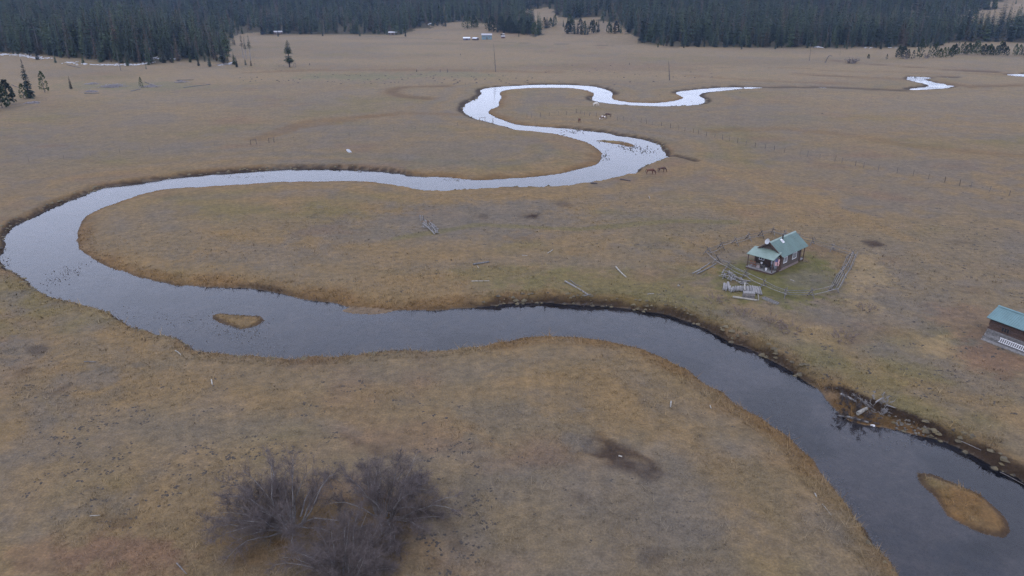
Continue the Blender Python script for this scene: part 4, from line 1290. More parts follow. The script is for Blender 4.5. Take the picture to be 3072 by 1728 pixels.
    link('porch_beam', MB().tube([(-2.5, -1.72, 2.42), (2.05, -1.72, 2.42)], [.09, .09], 8).mesh('porch_beam', M_LOGDARK), t)
    link('porch_roof', roof_panel((-2.5, .38, 3.25), (2.1, .38, 3.25), (2.1, -2.05, 2.5), (-2.5, -2.05, 2.5), .08, 17, .035, 'porch_roof', M_ROOF_LIGHT), t)
    link('railing', MB().tube([(-2.3, -1.72, 1.15), (.6, -1.72, 1.1)], [.05, .05], 6).mesh('railing', M_FENCEWOOD), t)
    link('railing', MB().tube([(.6, -1.72, .32), (.6, -1.72, 1.2)], [.05, .05], 6).mesh('railing', M_FENCEWOOD), t)
    # side board wall at the porch's right end
    for k in range(6):
        link('wall_board', MB().box((2.12, -.55 + .19 * k, 1.4), (.06 + .012 * (k % 2), .17, 2.1)).mesh('wall_board', M_LOGDARK), t)
    # back porch
    for k in range(8):
        link('deck_board', MB().box((0, y1 + .25 + .2 * k, zf), (4.3, .185, .06 + .004 * (k % 2))).mesh('deck_board', M_DECK), t)
    for xx in (-2.15, 2.15):
        link('porch_post', MB().tube([(xx, 8.15, .05), (xx, 8.15, 2.85)], [.085, .08], 8).mesh('porch_post', M_LOGDARK), t)
    # dish on the front gable
    d = MB()
    c = Vector((-.15, -.42, 4.72)); nrm = Vector((-.15, -1, .45)).normalized()
    e1 = nrm.cross(Vector((0, 0, 1))).normalized(); e2 = nrm.cross(e1)
    rings = []
    for k, (rr, dd) in enumerate(((.02, -.1), (.18, -.075), (.33, -.03), (.42, .02))):
        rings.append([c + nrm * dd + (e1 * math.cos(j * .5236) + e2 * math.sin(j * .5236) * 1.1) * rr for j in range(12)])
    for k in range(3):
        for j in range(12):
            d.quad(rings[k][j], rings[k][(j + 1) % 12], rings[k + 1][(j + 1) % 12], rings[k + 1][j])
    ds = link('satellite_dish', d.mesh('satellite_dish', M_GREYMETAL, True), t)
    link('dish_arm', MB().tube([c - nrm * .1, c + Vector((.05, .3, -.35)), Vector((-.05, y0 - .05, 4.05))], [.025] * 3, 6).tube([c - Vector((0, 0, .42)), c + nrm * .45 - Vector((0, 0, .2))], [.015, .015], 5).mesh('dish_arm', M_GREYMETAL), ds)
    M3 = Matrix.Translation(O) @ Matrix.Rotation(R(43 - 90), 4, 'Z')
    W = lambda p: M3 @ Vector(p)
    rz = R(43 - 90)
    # things on the porch
    f = MB()
    for k in range(7):
        z0 = 2.0 - k * .16
        f.quad((0 + .02 * math.sin(k), 0, z0), (.62 + .03 * math.sin(k * 1.7), .03, z0), (.62 + .03 * math.sin((k + 1) * 1.7), .03 * math.cos(k), z0 - .16), (.02 * math.sin(k + 1), 0, z0 - .16))
    m, nn, b = new_mat('flag_cloth')
    tc = add(nn, 'ShaderNodeTexCoord')
    sx = add(nn, 'ShaderNodeSeparateXYZ')
    nn.links.new(tc.outputs['Object'], sx.inputs[0])
    def cmath(op, a, v):
        q = add(nn, 'ShaderNodeMath', operation=op)
        nn.links.new(a, q.inputs[0]); q.inputs[1].default_value = v
        return q.outputs[0]
    st = cmath('GREATER_THAN', cmath('FRACT', cmath('MULTIPLY', sx.outputs['X'], 10.5), 0), .5)
    stripe = ramp(nn, st, [(0, (.38, .07, .09)), (1, (.55, .5, .53))])
    cant = add(nn, 'ShaderNodeMath', operation='MULTIPLY')
    nn.links.new(cmath('GREATER_THAN', sx.outputs['Z'], 1.5), cant.inputs[0]); nn.links.new(cmath('LESS_THAN', sx.outputs['X'], .34), cant.inputs[1])
    mx = add(nn, 'ShaderNodeMix', data_type='RGBA')
    nn.links.new(cant.outputs[0], mx.inputs['Factor']); nn.links.new(stripe, mx.inputs['A']); mx.inputs['B'].default_value = (.1, .11, .24, 1)
    nn.links.new(mx.outputs['Result'], b.inputs['Base Color'])
    b.inputs['Roughness'].default_value = .9
    fl = link('flag', f.mesh('flag', m))
    fl.location = W((1.75, -.72, .38)); fl.rotation_euler = (0, 0, rz + R(25))
    sm = fl.modifiers.new('cloth', 'SOLIDIFY'); sm.thickness = .012
    tag(fl, 'red and white striped flag hanging at the right end of the cabin porch', 'flag')
    def chair(x, y, rot, mat, lab):
        c_ = thing('porch_chair', lab, 'chair', W((x, y, zf + .03)), rz + rot)
        link('seat', MB().box((0, 0, .42), (.5, .5, .05)).mesh('seat', mat), c_)
        for k in range(4):
            link('back_slat', MB().box((-.18 + .12 * k, .24, .75), (.09, .03, .62)).mesh('back_slat', mat), c_)
        for a in (-.22, .22):
            for b2 in (-.22, .22):
                link('leg', MB().box((a, b2, .2), (.05, .05, .4)).mesh('leg', mat), c_)
            link('armrest', MB().box((a * 1.15, 0, .62), (.07, .5, .03)).mesh('armrest', mat), c_)
    MW = plain('chair_wood', (.16, .075, .045), .7, .3, 6); MB_ = plain('chair_black', (.03, .03, .035), .6, .3, 6)
    chair(-1.9, -1.2, R(190), MW, 'reddish wooden chair at the left end of the cabin porch')
    chair(-1.2, -1.25, R(170), MW, 'reddish wooden chair second from the left on the cabin porch')
    chair(1.35, -.7, R(200), MB_, 'dark chair near the flag on the cabin porch')
    tb = thing('porch_table', 'small dark table in the middle of the cabin porch', 'table', W((.1, -1.1, zf + .03)), rz)
    link('tabletop', MB().box((0, 0, .72), (.95, .6, .05)).mesh('tabletop', MB_), tb)
    for a in (-.4, .4):
        for b2 in (-.24, .24):
            link('leg', MB().box((a, b2, .35), (.05, .05, .69)).mesh('leg', MB_), tb)
    bk = link('white_bucket', MB().tube([(0, 0, 0), (0, 0, .02), (0, 0, .36), (0, 0, .38)], [.13, .15, .18, .17], 10).mesh('white_bucket', M_WHITE))
    bk.location = W((.72, -1.35, zf + .03)); tag(bk, 'small white bucket beside the dark porch table', 'bucket')
    lp = link('planter_pot', MB().tube([(0, 0, 0), (0, 0, .04), (0, 0, .26), (0, 0, .3)], [.1, .12, .18, .19], 10).mesh('planter_pot', M_WHITE))
    lp.location = W((-.25, -1.1, zf + .78)); tag(lp, 'white pot standing on the dark porch table', 'pot')
    bx = link('storage_box', MB().box((0, 0, .25), (.6, .4, .5)).box((0, 0, .53), (.64, .44, .05)).mesh('storage_box', plain('pinkish_box', (.3, .25, .25), .7, .2, 4)))
    bx.location = W((-.75, -1.0, zf + .03)); bx.rotation_euler = (0, 0, rz); tag(bx, 'pale pinkish storage box between the chairs and the porch table', 'box')
build_cabin()

# ------------------------------------------------------------------ shed at the right edge
def build_shed():
    s = Vector((.461, -.887, 0)); ang = math.atan2(s.y, s.x)
    O = Vector((60.03, 82.55, tz(61, 81)))
    t = thing('shed', 'weathered board shed with teal metal roof cut off by the right picture edge', 'shed', O, ang)
    # local: +x along the eave, -y to the front (towards the river), wall set back under the eave
    L = 9.2
    zr, ze, run = 3.9, 2.7, 2.1
    link('roof', roof_panel((0, run, zr), (L, run, zr), (L, 0, ze), (0, 0, ze), .1, 34, .04, 'roof', M_ROOF_TEAL), t)
    link('roof', roof_panel((0, run, zr), (L, run, zr), (L, 2 * run, ze), (0, 2 * run, ze), .1, 34, .04, 'roof', M_ROOF_TEAL), t)
    link('ridge_cap', MB().quad((-.01, run - .2, zr - .03), (L, run - .2, zr - .03), (L, run, zr + .08), (-.01, run, zr + .08)).quad((-.01, run, zr + .08), (L, run, zr + .08), (L, run + .2, zr - .03), (-.01, run + .2, zr - .03)).mesh('ridge_cap', M_ROOF_TEAL), t)
    y0, y1, x0, x1 = .55, 3.65, .35, L - .35
    z = .12; k = 0
    while z < 2.75:
        grey = z < 1.25
        mat = M_GREYWOOD if grey else M_LOGDARK
        h = .24
        off = .05 * (k % 2) + (.16 * (1.25 - z) if grey else 0)
        link('wall_board', MB().box(((x0 + x1) / 2 - off * .8, y0 - off, z), (x1 - x0 + .1 * (k % 3), .14, h - .02)).mesh('wall_board', mat), t)
        link('wall_board', MB().box((x0, (y0 + y1) / 2 + .08, z), (.13, y1 - y0 - .16, h - .02)).mesh('wall_board', mat), t)
        link('wall_board', MB().box((x1, (y0 + y1) / 2 + .08, z), (.13, y1 - y0 - .16, h - .02)).mesh('wall_board', mat), t)
        link('wall_board', MB().box(((x0 + x1) / 2, y1, z), (x1 - x0, .13, h - .02)).mesh('wall_board', mat), t)
        z += h; k += 1
    for xx in (x0, x1):
        g = MB()
        g.quad((xx, y0, 2.6), (xx, y1, 2.6), (xx, run, zr - .15)).quad((xx + .06, y0, 2.6), (xx + .06, run, zr - .15), (xx + .06, y1, 2.6))
        link('gable', g.mesh('gable', M_LOGDARK), t)
    window(t, (2.35, y0 - .14, 1.75), .95, .62, (1, 0, 0), (0, -1, 0), 2, frame=M_LOGDARK)
    link('doorway', MB().box((6.2, y0 - .16, 1.2), (1.3, .12, 2.1)).mesh('doorway', M_BLACK), t)
    for k, (yy, zz, xa, xb) in enumerate([(.05, .1, .1, L), (-.22, .1, .3, L), (-.5, .09, .6, L), (-.75, .06, .5, L)]):
        pl = MB().box(((xa + xb) / 2, yy, zz), (xb - xa, .22, .1 + .03 * (k % 2)), Matrix.Rotation(.012 * (k - 1), 3, 'Z'))
        link('sill_plank', pl.mesh('sill_plank', M_GREYWOOD), t)
    M3 = Matrix.Translation(O) @ Matrix.Rotation(ang, 4, 'Z')
    r = thing('railing_section', 'white wooden railing section with short bars leaning on the shed front', 'railing', M3 @ Vector((2.2, -.22, .22)), ang)
    r.rotation_euler = (R(-28), 0, ang)
    link('rail', MB().box((1.55, 0, .62), (3.2, .07, .06)).mesh('rail', M_WHITE), r)
    link('rail', MB().box((1.55, 0, .08), (3.2, .07, .05)).mesh('rail', M_WHITE), r)
    for k in range(13):
        link('baluster', MB().box((.08 + .245 * k, 0, .35), (.065, .045, .48)).mesh('baluster', M_WHITE), r)
build_shed()

# ------------------------------------------------------------------ logs, poles and planks
def log_between(name, p, q, r0, r1, mat, label, cat='log', group=None, n=7, bow=.02, lift=None):
    p = Vector(p); q = Vector(q)
    mid = (p + q) / 2
    d = q - p
    side = Vector((-d.y, d.x, 0)).normalized() * d.length * bow * rng.uniform(-1, 1)
    pts = [p - mid, (p - mid) * .4 + side + Vector((0, 0, .02)), (q - mid) * .4 + side, q - mid]
    o = link(name, MB().tube(pts, [r0, r0 * .95 + r1 * .05, (r0 + r1) / 2, r1], n).mesh(name, mat), None, mid)
    return tag(o, label, cat, group)

def plog(name, X0, Y0, X1, Y1, r0, r1, mat, label, cat='log', group=None, lift=0.0, **kw):
    a = at(X0, Y0); b = at(X1, Y1)
    a.z += r0 * .8 + lift; b.z += r1 * .8 + lift
    return log_between(name, a, b, r0, r1, mat, label, cat, group, **kw)

plog('beam', 1190, 667, 1230, 660.5, .17, .16, M_GREYWOOD, 'squared grey beam lying alone in the middle meadow above the river bend', 'beam', n=4)
plog('pole', 1186, 708, 1231, 707, .07, .05, M_PALEWOOD, 'thin pale pole lying level in the grass below the squared grey beam', 'pole')
plog('stick', 1200, 669, 1205, 675, .04, .03, M_PALEWOOD, 'short stick at an angle just below the squared grey beam', 'stick')
plog('stick', 1377, 638, 1390, 629, .07, .06, M_PALEWOOD, 'short pale stick tilted up to the right in the middle meadow', 'stick')
plog('stick', 1313, 643, 1327, 644, .05, .04, M_PALEWOOD, 'faint level stick left of the tilted pale stick', 'stick')
plog('log', 1549, 672, 1575, 698, .11, .09, M_PALEWOOD, 'straight pale log lying diagonally alone between the river and the cabin')
plog('log', 1421.5, 709, 1480, 743, .13, .1, M_GREYWOOD, 'long grey dead log slanting down to the river bank')
plog('branch', 1433, 705, 1450, 719, .07, .05, M_GREYWOOD, 'forked grey branch beside the long slanting log, upper piece', 'branch')
plog('branch', 1449, 717, 1464, 722, .05, .03, M_GREYWOOD, 'forked grey branch beside the long slanting log, lower piece', 'branch')
plog('root', 1470, 746, 1487, 741, .1, .07, M_GREYWOOD, 'grey root end across the foot of the long slanting log', 'root')
plog('snag_stick', 1458, 770, 1478, 763, .06, .03, M_DARKTWIG, 'dark forked stick hanging into the river below the slanting log', 'stick')
plog('snag_stick', 1466, 773, 1474, 765, .05, .02, M_DARKTWIG, 'small dark twig crossing the forked stick in the river', 'stick')
plog('stick', 1629, 741, 1645, 739, .07, .05, M_PALEWOOD, 'short pale level stick left of the trampled ground below the cabin', 'stick')
plog('pole', 1742, 689, 1786, 662, .1, .08, M_GREYWOOD, 'upper of the grey poles dropped outside the left fence corner', 'pole')
plog('pole', 1753, 690, 1801, 664, .12, .1, M_GREYWOOD, 'lower and thicker of the grey poles dropped outside the left fence corner', 'pole')
plog('pole', 1748, 686, 1762, 680, .09, .08, M_PALEWOOD, 'short pale piece at the lower end of the two grey poles', 'pole')
plog('pole', 1785, 672, 1799, 674, .05, .04, M_FENCEWOOD, 'short dark stick right of the grey poles by the fence corner', 'stick')
plog('log', 1843, 749, 1905, 757, .16, .12, M_PALEWOOD, 'long pale log lying in front of the firewood row', bow=.015)
plog('log', 1906, 740, 1908, 757, .08, .06, M_PALEWOOD, 'thin pale pole pointing down at the right end of the long log', 'pole')
def trough():
    a = at(1919, 751); b = at(1957, 766)
    d = b - a; L = d.length; rz = math.atan2(d.y, d.x)
    t = thing('trough', 'narrow grey wooden trough lying right of the firewood row', 'trough', a, rz)
    link('plank', MB().box((L / 2, -.2, .16), (L, .06, .3)).mesh('plank', M_GREYWOOD), t)
    link('plank', MB().box((L / 2, .2, .16), (L, .06, .3)).mesh('plank', M_GREYWOOD), t)
    link('plank', MB().box((L / 2, 0, .05), (L - .02, .33, .06)).mesh('plank', M_PALEWOOD), t)
    link('plank', MB().box((L - .04, 0, .18), (.06, .33, .22)).mesh('plank', M_GREYWOOD), t)
trough()
plog('stick', 1688, 1011, 1686, 1026, .09, .07, M_PALEWOOD, 'short bleached stick standing out on the meadow inside the near bend', 'stick')
plog('stick', 1786, 1021, 1789, 1028, .05, .04, M_PALEWOOD, 'tiny pale stick right of the bleached stick near the water', 'stick')
plog('stick', 532, 956, 534, 968, .07, .06, M_PALEWOOD, 'short pale stick upright in the picture below the mid-river islet', 'stick')
plog('stick', 441, 883, 456, 895, .08, .05, M_PALEWOOD, 'curved pale stick near the left river bank edge', 'stick', bow=.1)
plog('plank', 212, 911, 242, 911.5, .07, .07, M_GREYWOOD, 'level grey plank lying in the left meadow', 'plank', n=4)
plog('stick', 226, 1299, 251, 1297, .05, .04, M_PALEWOOD, 'thin pale stick in the reddish ground at lower left', 'stick')
plog('stick', 2049, 1242, 2054, 1251, .06, .05, M_PALEWOOD, 'short pale stick near the water right of the near meadow', 'stick')
plog('stick', 2068, 1268, 2092, 1298, .025, .02, M_PALEWOOD, 'thin long straw-pale stick by the rust-coloured water margin', 'stick')
plog('stick', 445, 1418, 470, 1445, .06, .03, M_FENCEWOOD, 'dark twiggy branch at the bottom edge left of the shrubs', 'branch')
plog('stick', 1556, 1148, 1565, 1150, .08, .06, M_PALEWOOD, 'pale scrap on the dark bare patch of the near meadow', 'stick')
plog('stake', 1632, 494, 1635, 501, .07, .06, M_PALEWOOD, 'small pale upright marker stake far above the cabin', 'stake')
plog('stone', 1705, 720, 1709, 721, .14, .12, M_PALEWOOD, 'small pale stone-like lump alone on the ground left of the cabin yard', 'stone')
plog('log', 1560, 452, 1586, 456, .18, .12, M_DARKTWIG, 'dark rotten log by the river bank just left of the two near horses')
plog('log', 1486, 462, 1503, 463, .2, .15, M_DARKTWIG, 'dark rotten log at the river bank edge further left of the horses')
plog('stick', 1988, 705, 2000, 709, .08, .05, M_PALEWOOD, 'pale crooked stick lying inside the fenced yard', 'stick')

# firewood row: short logs side by side
def firewood():
    x = 1867.0
    tones = [M_GREYWOOD, M_GREYWOOD, M_SNAG]
    k = 0
    spots = [(1822, 717, 1820, 731), (1826, 719, 1826, 733), (1831, 714, 1834, 730), (1836, 724, 1835, 733)]
    for a in spots:
        plog('firewood_log', *a, .2, .17, tones[k % 3], ('first', 'second', 'third', 'fourth')[k] + ' stubby log of the four lying apart at the left end of the firewood row', 'log', 'firewood row below the cabin', lift=.05); k += 1
    n = 24
    for i in range(n):
        u = i / (n - 1)
        X = 1840 + 72 * u
        y0 = 727 - 3 * math.sin(u * 3) + rng.uniform(-1, 1); slant = -1 + 8 * max(0, u - .35)
        y1 = y0 + 9 + 12 * max(0, u - .25)
        lab = 'short grey log lying side by side in the %s part of the firewood row' % ('left' if u < .4 else 'middle' if u < .65 else 'right')
        plog('firewood_log', X - slant * .5, y0, X + slant * .8, y1, .13, .12, tones[rng.randrange(3)], lab, 'log', 'firewood row below the cabin', lift=.1 + .1 * (i % 2))
    plog('firewood_log', 1873, 719, 1873, 737, .1, .09, M_PALEWOOD, 'pale log lying across the top of the firewood row, pointing up', 'log', 'firewood row below the cabin', lift=.4)
    a = at(1868, 749); b = at(1897, 751)
    d = b - a; rz = math.atan2(d.y, d.x); L = d.length
    t = thing('slab_crate', 'dark grey slatted crate standing in front of the firewood row', 'crate', (a + b) / 2, rz)
    for k in range(5):
        link('slat', MB().box((0, -.42, .1 + .17 * k), (L, .04, .15)).mesh('slat', M_FENCEWOOD), t)
        link('slat', MB().box((0, .42, .1 + .17 * k), (L, .04, .15)).mesh('slat', M_FENCEWOOD), t)
    for k in range(7):
        link('top_slat', MB().box((-L / 2 + L * (k + .5) / 7, 0, .9 + .01 * (k % 2)), (L / 7 - .03, .92, .05)).mesh('top_slat', M_SNAG), t)
    for s in (-1, 1):
        link('end_board', MB().box((s * (L / 2 - .03), 0, .42), (.05, .78, .8)).mesh('end_board', M_FENCEWOOD), t)
    # tangled heap of poles behind the row
    for k in range(44):
        u = rng.random()
        X = 1818 + 62 * u; Y = 692 + 24 * u + rng.uniform(-7, 7)
        ang = rng.gauss(.35 if u > .45 else rng.choice([-1.2, .2, 1.3]), .35)
        L = rng.uniform(5, 13)
        a = (X - L * math.cos(ang), Y - .55 * L * math.sin(ang)); b = (X + L * math.cos(ang), Y + .55 * L * math.sin(ang))
        plog('heap_pole', *a, *b, .07, .05, tones[k % 3], 'grey pole in the tangled heap by the fence, %s' % ('left end' if u < .3 else 'middle' if u < .65 else 'right end'), 'pole', 'tangled pole heap by the fence', lift=rng.uniform(0, .55) * (1 - abs(u - .35)))
firewood()

# the old pole pile in the middle meadow
def old_pile():
    def P(zx, zy): return 1031.4 + zx * .05208, 528.3 + zy * .05208
    L = [((610, 720), (1195, 1245), .09, 'longest pale pole across the old pile in the middle meadow'), ((1050, 800), (1250, 1090), .08, 'second pale pole in the right part of the old pile'),
         ((1090, 760), (1235, 870), .07, 'short pale pole at the upper right of the old pile'), ((1280, 960), (1385, 1000), .08, 'stub pole sticking out right of the old pile'),
         ((1240, 1180), (1260, 1060), .07, 'short upright-looking pole at the foot of the old pile'), ((1260, 1150), (1440, 1160), .05, 'thin dark stick pointing right from the old pile')]
    for (a, b, r, lab) in L:
        plog('pile_pole', *P(*a), *P(*b), r, r * .7, M_SNAG, lab, 'pole', 'old pole pile in the middle meadow', lift=.25)
    for k in range(34):
        zx = rng.uniform(640, 1330); zy = 640 + (zx - 600) * .55 + rng.uniform(-190, 230)
        a = rng.gauss(.8, .6); l = rng.uniform(50, 150)
        plog('pile_stick', *P(zx - l * math.cos(a), zy - l * math.sin(a)), *P(zx + l * math.cos(a), zy + l * math.sin(a)), .055, .035, rng.choice([M_GREYWOOD, M_SNAG, M_FENCEWOOD]), 'grey stick in the old pile of poles, ' + ('upper left' if zx < 820 else 'middle' if zx < 1080 else 'lower right') + (' and near side' if zy > 640 + (zx - 600) * .55 else ' and far side'), 'stick', 'old pole pile in the middle meadow', lift=rng.uniform(.02, .3))
    for k in range(7):
        zx = 560 + k * 75; zy = 560 + (k % 3) * 35
        plog('pile_board', *P(zx, zy), *P(zx + rng.uniform(90, 190), zy - rng.uniform(-20, 30)), .06, .05, plain('rotten_board', (.17, .1, .06), .9, .3, 5) if k == 0 else bpy.data.materials['rotten_board'], 'rotten orange-brown board at the upper end of the old pile', 'board', 'rotten boards at the old pile', n=4, lift=.03 * k)
    for k, (a, b, lab) in enumerate([((455, 250), (470, 420), 'dark standing post at the left of the old pile'), ((500, 280), (530, 520), 'grey leaning post at the top of the old pile'), ((600, 290), (605, 470), 'pale leaning post at the top of the old pile'), ((650, 300), (660, 470), 'dark short post right of the pale one at the old pile')]):
        q = at(*P(*b)); s = scale_at(q.x, q.y)
        h = (b[1] - a[1]) * .05208 / s * 1.1
        log_between('old_post', q + Vector((0, 0, -.1)), q + Vector(((a[0] - b[0]) * .05208 / s, .15, h)), .09, .07, M_FENCEWOOD if k in (0, 3) else M_SNAG, lab, 'post')
old_pile()

# ------------------------------------------------------------------ jack-leg pole fence round the cabin
def pole_fence():
    B = [(1780,641),(1813,628),(1848,616),(1881,605),(1913,598),(1943,590),(1972,597),(2007,605),(2042,616),(2092,632),(2142,648),(2131,676),(2117,698),(2098,734),(2040,748),(1976,747),(1921,724),(1875,700),(1831,679),(1803,662)]
    pts = [at(*p) for p in B]
    c = sum(pts, Vector()) / len(pts)
    t = thing('pole_fence', 'grey jack-leg pole fence with sagging rails closing in the cabin yard', 'fence', c)
    n = len(pts)
    MATS_ = [M_FENCEWOOD, M_FENCEWOOD, M_POST]
    for i, p in enumerate(pts):
        a = (pts[(i + 1) % n] - pts[i - 1]); a.z = 0; a.normalize()
        s = Vector((-a.y, a.x, 0))
        b = link('buck', MB().tube([p - c + s * .75 - Vector((0, 0, .05)), p - c - s * .28 + Vector((0, 0, 1.45))], [.07, .055], 7).mesh('buck', MATS_[i % 3]), t)
        link('pole', MB().tube([p - c - s * .75 + a * .13 - Vector((0, 0, .05)), p - c + s * .28 + a * .13 + Vector((0, 0, 1.45))], [.07, .055], 7).mesh('pole', MATS_[(i + 1) % 3]), b)
        link('pole', MB().tube([p - c - s * .5 + a * .06 + Vector((0, 0, .42)), p - c + s * .5 + a * .06 + Vector((0, 0, .42))], [.055, .05], 6).mesh('pole', M_FENCEWOOD), b)
    for i in range(n):
        p = pts[i] - c; q = pts[(i + 1) % n] - c
        d = (q - p).normalized(); s = Vector((-d.y, d.x, 0))
        p = p - d * .35; q = q + d * .35
        right = 10 <= i <= 12
        rails = [(0, 1.08, .02), (.3 if not right else .5, .58, .05), (-.42, .55, .0)]
        if right: rails += [(.75, .95, 0), (-.7, .3, 0), (.2, .8, .1)]
        for k, (off, z, sag) in enumerate(rails):
            if k == 2 and i % 3 == 1 and not right: continue
            mat = M_GREYWOOD if right or 14 <= i <= 18 or k == 1 else M_FENCEWOOD
            j = rng.uniform(-.1, .1)
            link('rail', MB().tube([p + s * off + Vector((0, 0, z + j)), (p + q) / 2 + s * off + Vector((0, 0, z - sag - .06 + j)), q + s * off + Vector((0, 0, z - j))], [.05, .045, .036], 6).mesh('rail', mat), t)
pole_fence()

# ------------------------------------------------------------------ wire fences
def wire_fence(label, posts, h, name='wire_fence', thick=.065, wires=(.45, .95)):
    c = posts[0].copy()
    t = thing(name, label, 'fence', c)
    tops = []
    for p in posts:
        hh = h * rng.uniform(.85, 1.12); lean = Vector((rng.gauss(0, .07), rng.gauss(0, .07), 0)) * hh
        r = thick * rng.uniform(.75, 1.3)
        link('post', MB().tube([p - c - Vector((0, 0, .2)), p - c + lean + Vector((0, 0, hh))], [r, r * .9], 6).mesh('post', M_POST), t)
        tops.append((p - c, lean, hh))
    m = MB()
    for (p, l, a), (q, l2, b) in zip(tops[:-1], tops[1:]):
        for f in wires:
            m.tube([p + l * f + Vector((0, 0, a * f)), (p + q) / 2 + (l + l2) * f * .5 + Vector((0, 0, (a + b) / 2 * f - .05)), q + l2 * f + Vector((0, 0, b * f))], [.004] * 3, 3, False)
    link('wire', m.mesh('wire', M_WIRE), t)

def along(pix, step, jit=.2):
    P = [at(*p) for p in pix]
    o = []
    carry = 0.0
    for a, b in zip(P[:-1], P[1:]):
        L = (b - a).length
        s = carry
        while s < L:
            q = a.lerp(b, s / L)
            q.x += rng.gauss(0, jit); q.y += rng.gauss(0, jit)
            q.z = tz(q.x, q.y)
            o.append(q)
            s += step * rng.uniform(.7, 1.3)
        carry = s - L
    return o
wire_fence('long wire fence with dark posts from the far bend to the right picture edge',
           along([(1452,284),(1478,291),(1500,293),(1530,300),(1603,309),(1678,320),(1750,336),(1823,353),(1903,371),(1995,388),(2070,401),(2120,411),(2180,424),(2243,433),(2338,451),(2400,464),(2448,474),(2513,488),(2600,507),(2720,533)], 3.4), 1.5)
wire_fence('short wire fence with few posts between the far river bend and the grazing horses', [at(*p) for p in [(1326,297),(1337,295.5),(1360,294),(1382,292),(1404,291),(1425,289),(1449,284)]], 1.5)
wire_fence('faint old wire fence with thin posts crossing the left meadow to the river', along([(0,409),(105,405),(270,390),(445,374),(560,366),(628,363)], 9.0) + along([(690,359),(766,352),(864,343),(979,331),(1106,321),(1190,310)], 7.0), 1.3, thick=.045)
def brace(pixels, label, rail=True):
    P = [at(*p) for p in pixels]
    t = thing('fence_brace', label, 'fence', P[0])
    for p in P:
        link('post', MB().tube([p - P[0] - Vector((0, 0, .2)), p - P[0] + Vector((0, 0, 1.5))], [.08, .07], 7).mesh('post', M_POST), t)
    for p, q in zip(P[:-1], P[1:]):
        link('rail', MB().tube([p - P[0] + Vector((0, 0, 1.35)), q - P[0] + Vector((0, 0, 1.35))], [.06, .06], 6).mesh('rail', M_POST), t)
brace([(1206,306.5),(1220,305)], 'H-shaped fence brace at the river end of the left fence')
brace([(631,364),(645,362.5)], 'H-shaped fence brace, left of two in the left meadow')
brace([(677,360),(690,358)], 'H-shaped fence brace, right of two in the left meadow')
log_between('lone_post', at(1240,309) - Vector((0,0,.3)), at(1240,309) + Vector((0,0,1.6)), .13, .1, M_POST, 'single dark post standing at the water by the H-shaped brace', 'post')
def stump(X, Y, hpx, label):
    p = at(X, Y); s = scale_at(p.x, p.y, p.z); h = hpx / s
    b = MB().tube([(0, 0, -.2), (.05, 0, h * .6), (.0, .05, h)], [.3, .22, .12], 7)
    b.tube([(.05, 0, h * .45), (.4, .1, h * .8)], [.13, .06], 5)
    o = link('stump', b.mesh('stump', M_POST), None, p)
    tag(o, label, 'stump')
stump(1107, 182, 8, 'dark broken stump at the orange streak on the far meadow, left one')
stump(1126, 182, 8, 'dark twin-topped stump at the orange streak on the far meadow, right one')
stump(1048, 181, 6, 'short dark stump left of the two stumps on the far meadow')
stump(1158, 139, 5, 'tiny dark stump out on the pale far meadow')
stump(1583, 163, 5, 'tiny dark stump in the middle of the far meadow')
stump(779, 164, 5, 'tiny dark stump right of the broken poles by the lone pine')

# ------------------------------------------------------------------ slash heaps and fallen logs in the left meadow
M_SLASH = plain('slash_wood', (0.2, 0.185, 0.195), .9, .4, 3)
def heap(X, Y, wpx, n, label, mat=M_SLASH, h=.9, name='slash_heap', long=2.2, flatx=.5):
    p = at(X, Y); s = scale_at(p.x, p.y, p.z); W = wpx / s / 2
    t = thing(name, label, 'brush pile', p)
    b = MB(); q = random.Random(int(X * 7 + Y))
    for k in range(n):
        x = q.gauss(0, W * .45); y = q.gauss(0, W * flatx); z = abs(q.gauss(0, h * .5)) * max(.15, 1 - abs(x) / W)
        a = q.uniform(0, 3.14); L = q.uniform(.3, 1) * long; e = q.gauss(0, .25)
        b.tube([(x - math.cos(a) * L / 2, y - math.sin(a) * L / 2, max(.03, z - e * L * .3)), (x + math.cos(a) * L / 2, y + math.sin(a) * L / 2, max(.03, z + e * L * .5))], [.07, .035], 4, False)
    o = link('branches', b.mesh('branches', mat), t)
    o['kind'] = 'stuff'
heap(285, 218, 60, 240, 'largest grey slash heap in the left meadow', h=1.2, long=3)
heap(232, 211, 36, 70, 'low dark slash heap left above the largest one', h=.5, long=3)
heap(228, 231, 34, 80, 'small grey slash heap left below the largest one', h=.6)
heap(378, 218, 44, 110, 'grey slash heap at the foot of the small yellow-green conifer', h=.8, long=3)
heap(457, 207, 30, 80, 'grey slash heap furthest right in the left meadow', h=1.0, long=2.5)
heap(83, 259, 34, 90, 'grey slash heap under the tall spruce spire', h=.6, long=2.5)
heap(566, 163, 34, 120, 'pale slash heap at the tip of the left forest', M_SNAG, h=1.0, long=3)
for a, lab in [((330,230,355,224),'long grey fallen log right of the largest slash heap'),((444,203,487,201),'long dark fallen log by the furthest right slash heap'),((462,221,518,214),'grey fallen log with a stub, right in the left meadow'),((30,214,52,222),'dark fallen log at far left beside the spire'),((365,207,398,220),'dark fallen log slanting past the slash heap'),((168,163,203,171),'dark fallen log just below the left snow patch'),((520,214,530,212),'short log end right of the grey fallen log'),((212,236,250,235),'fallen log along the small grey slash heap')]:
    plog('fallen_log', *a, .2, .12, M_DEADGREY if 'dark' in lab else M_GREYWOOD, lab, 'log')

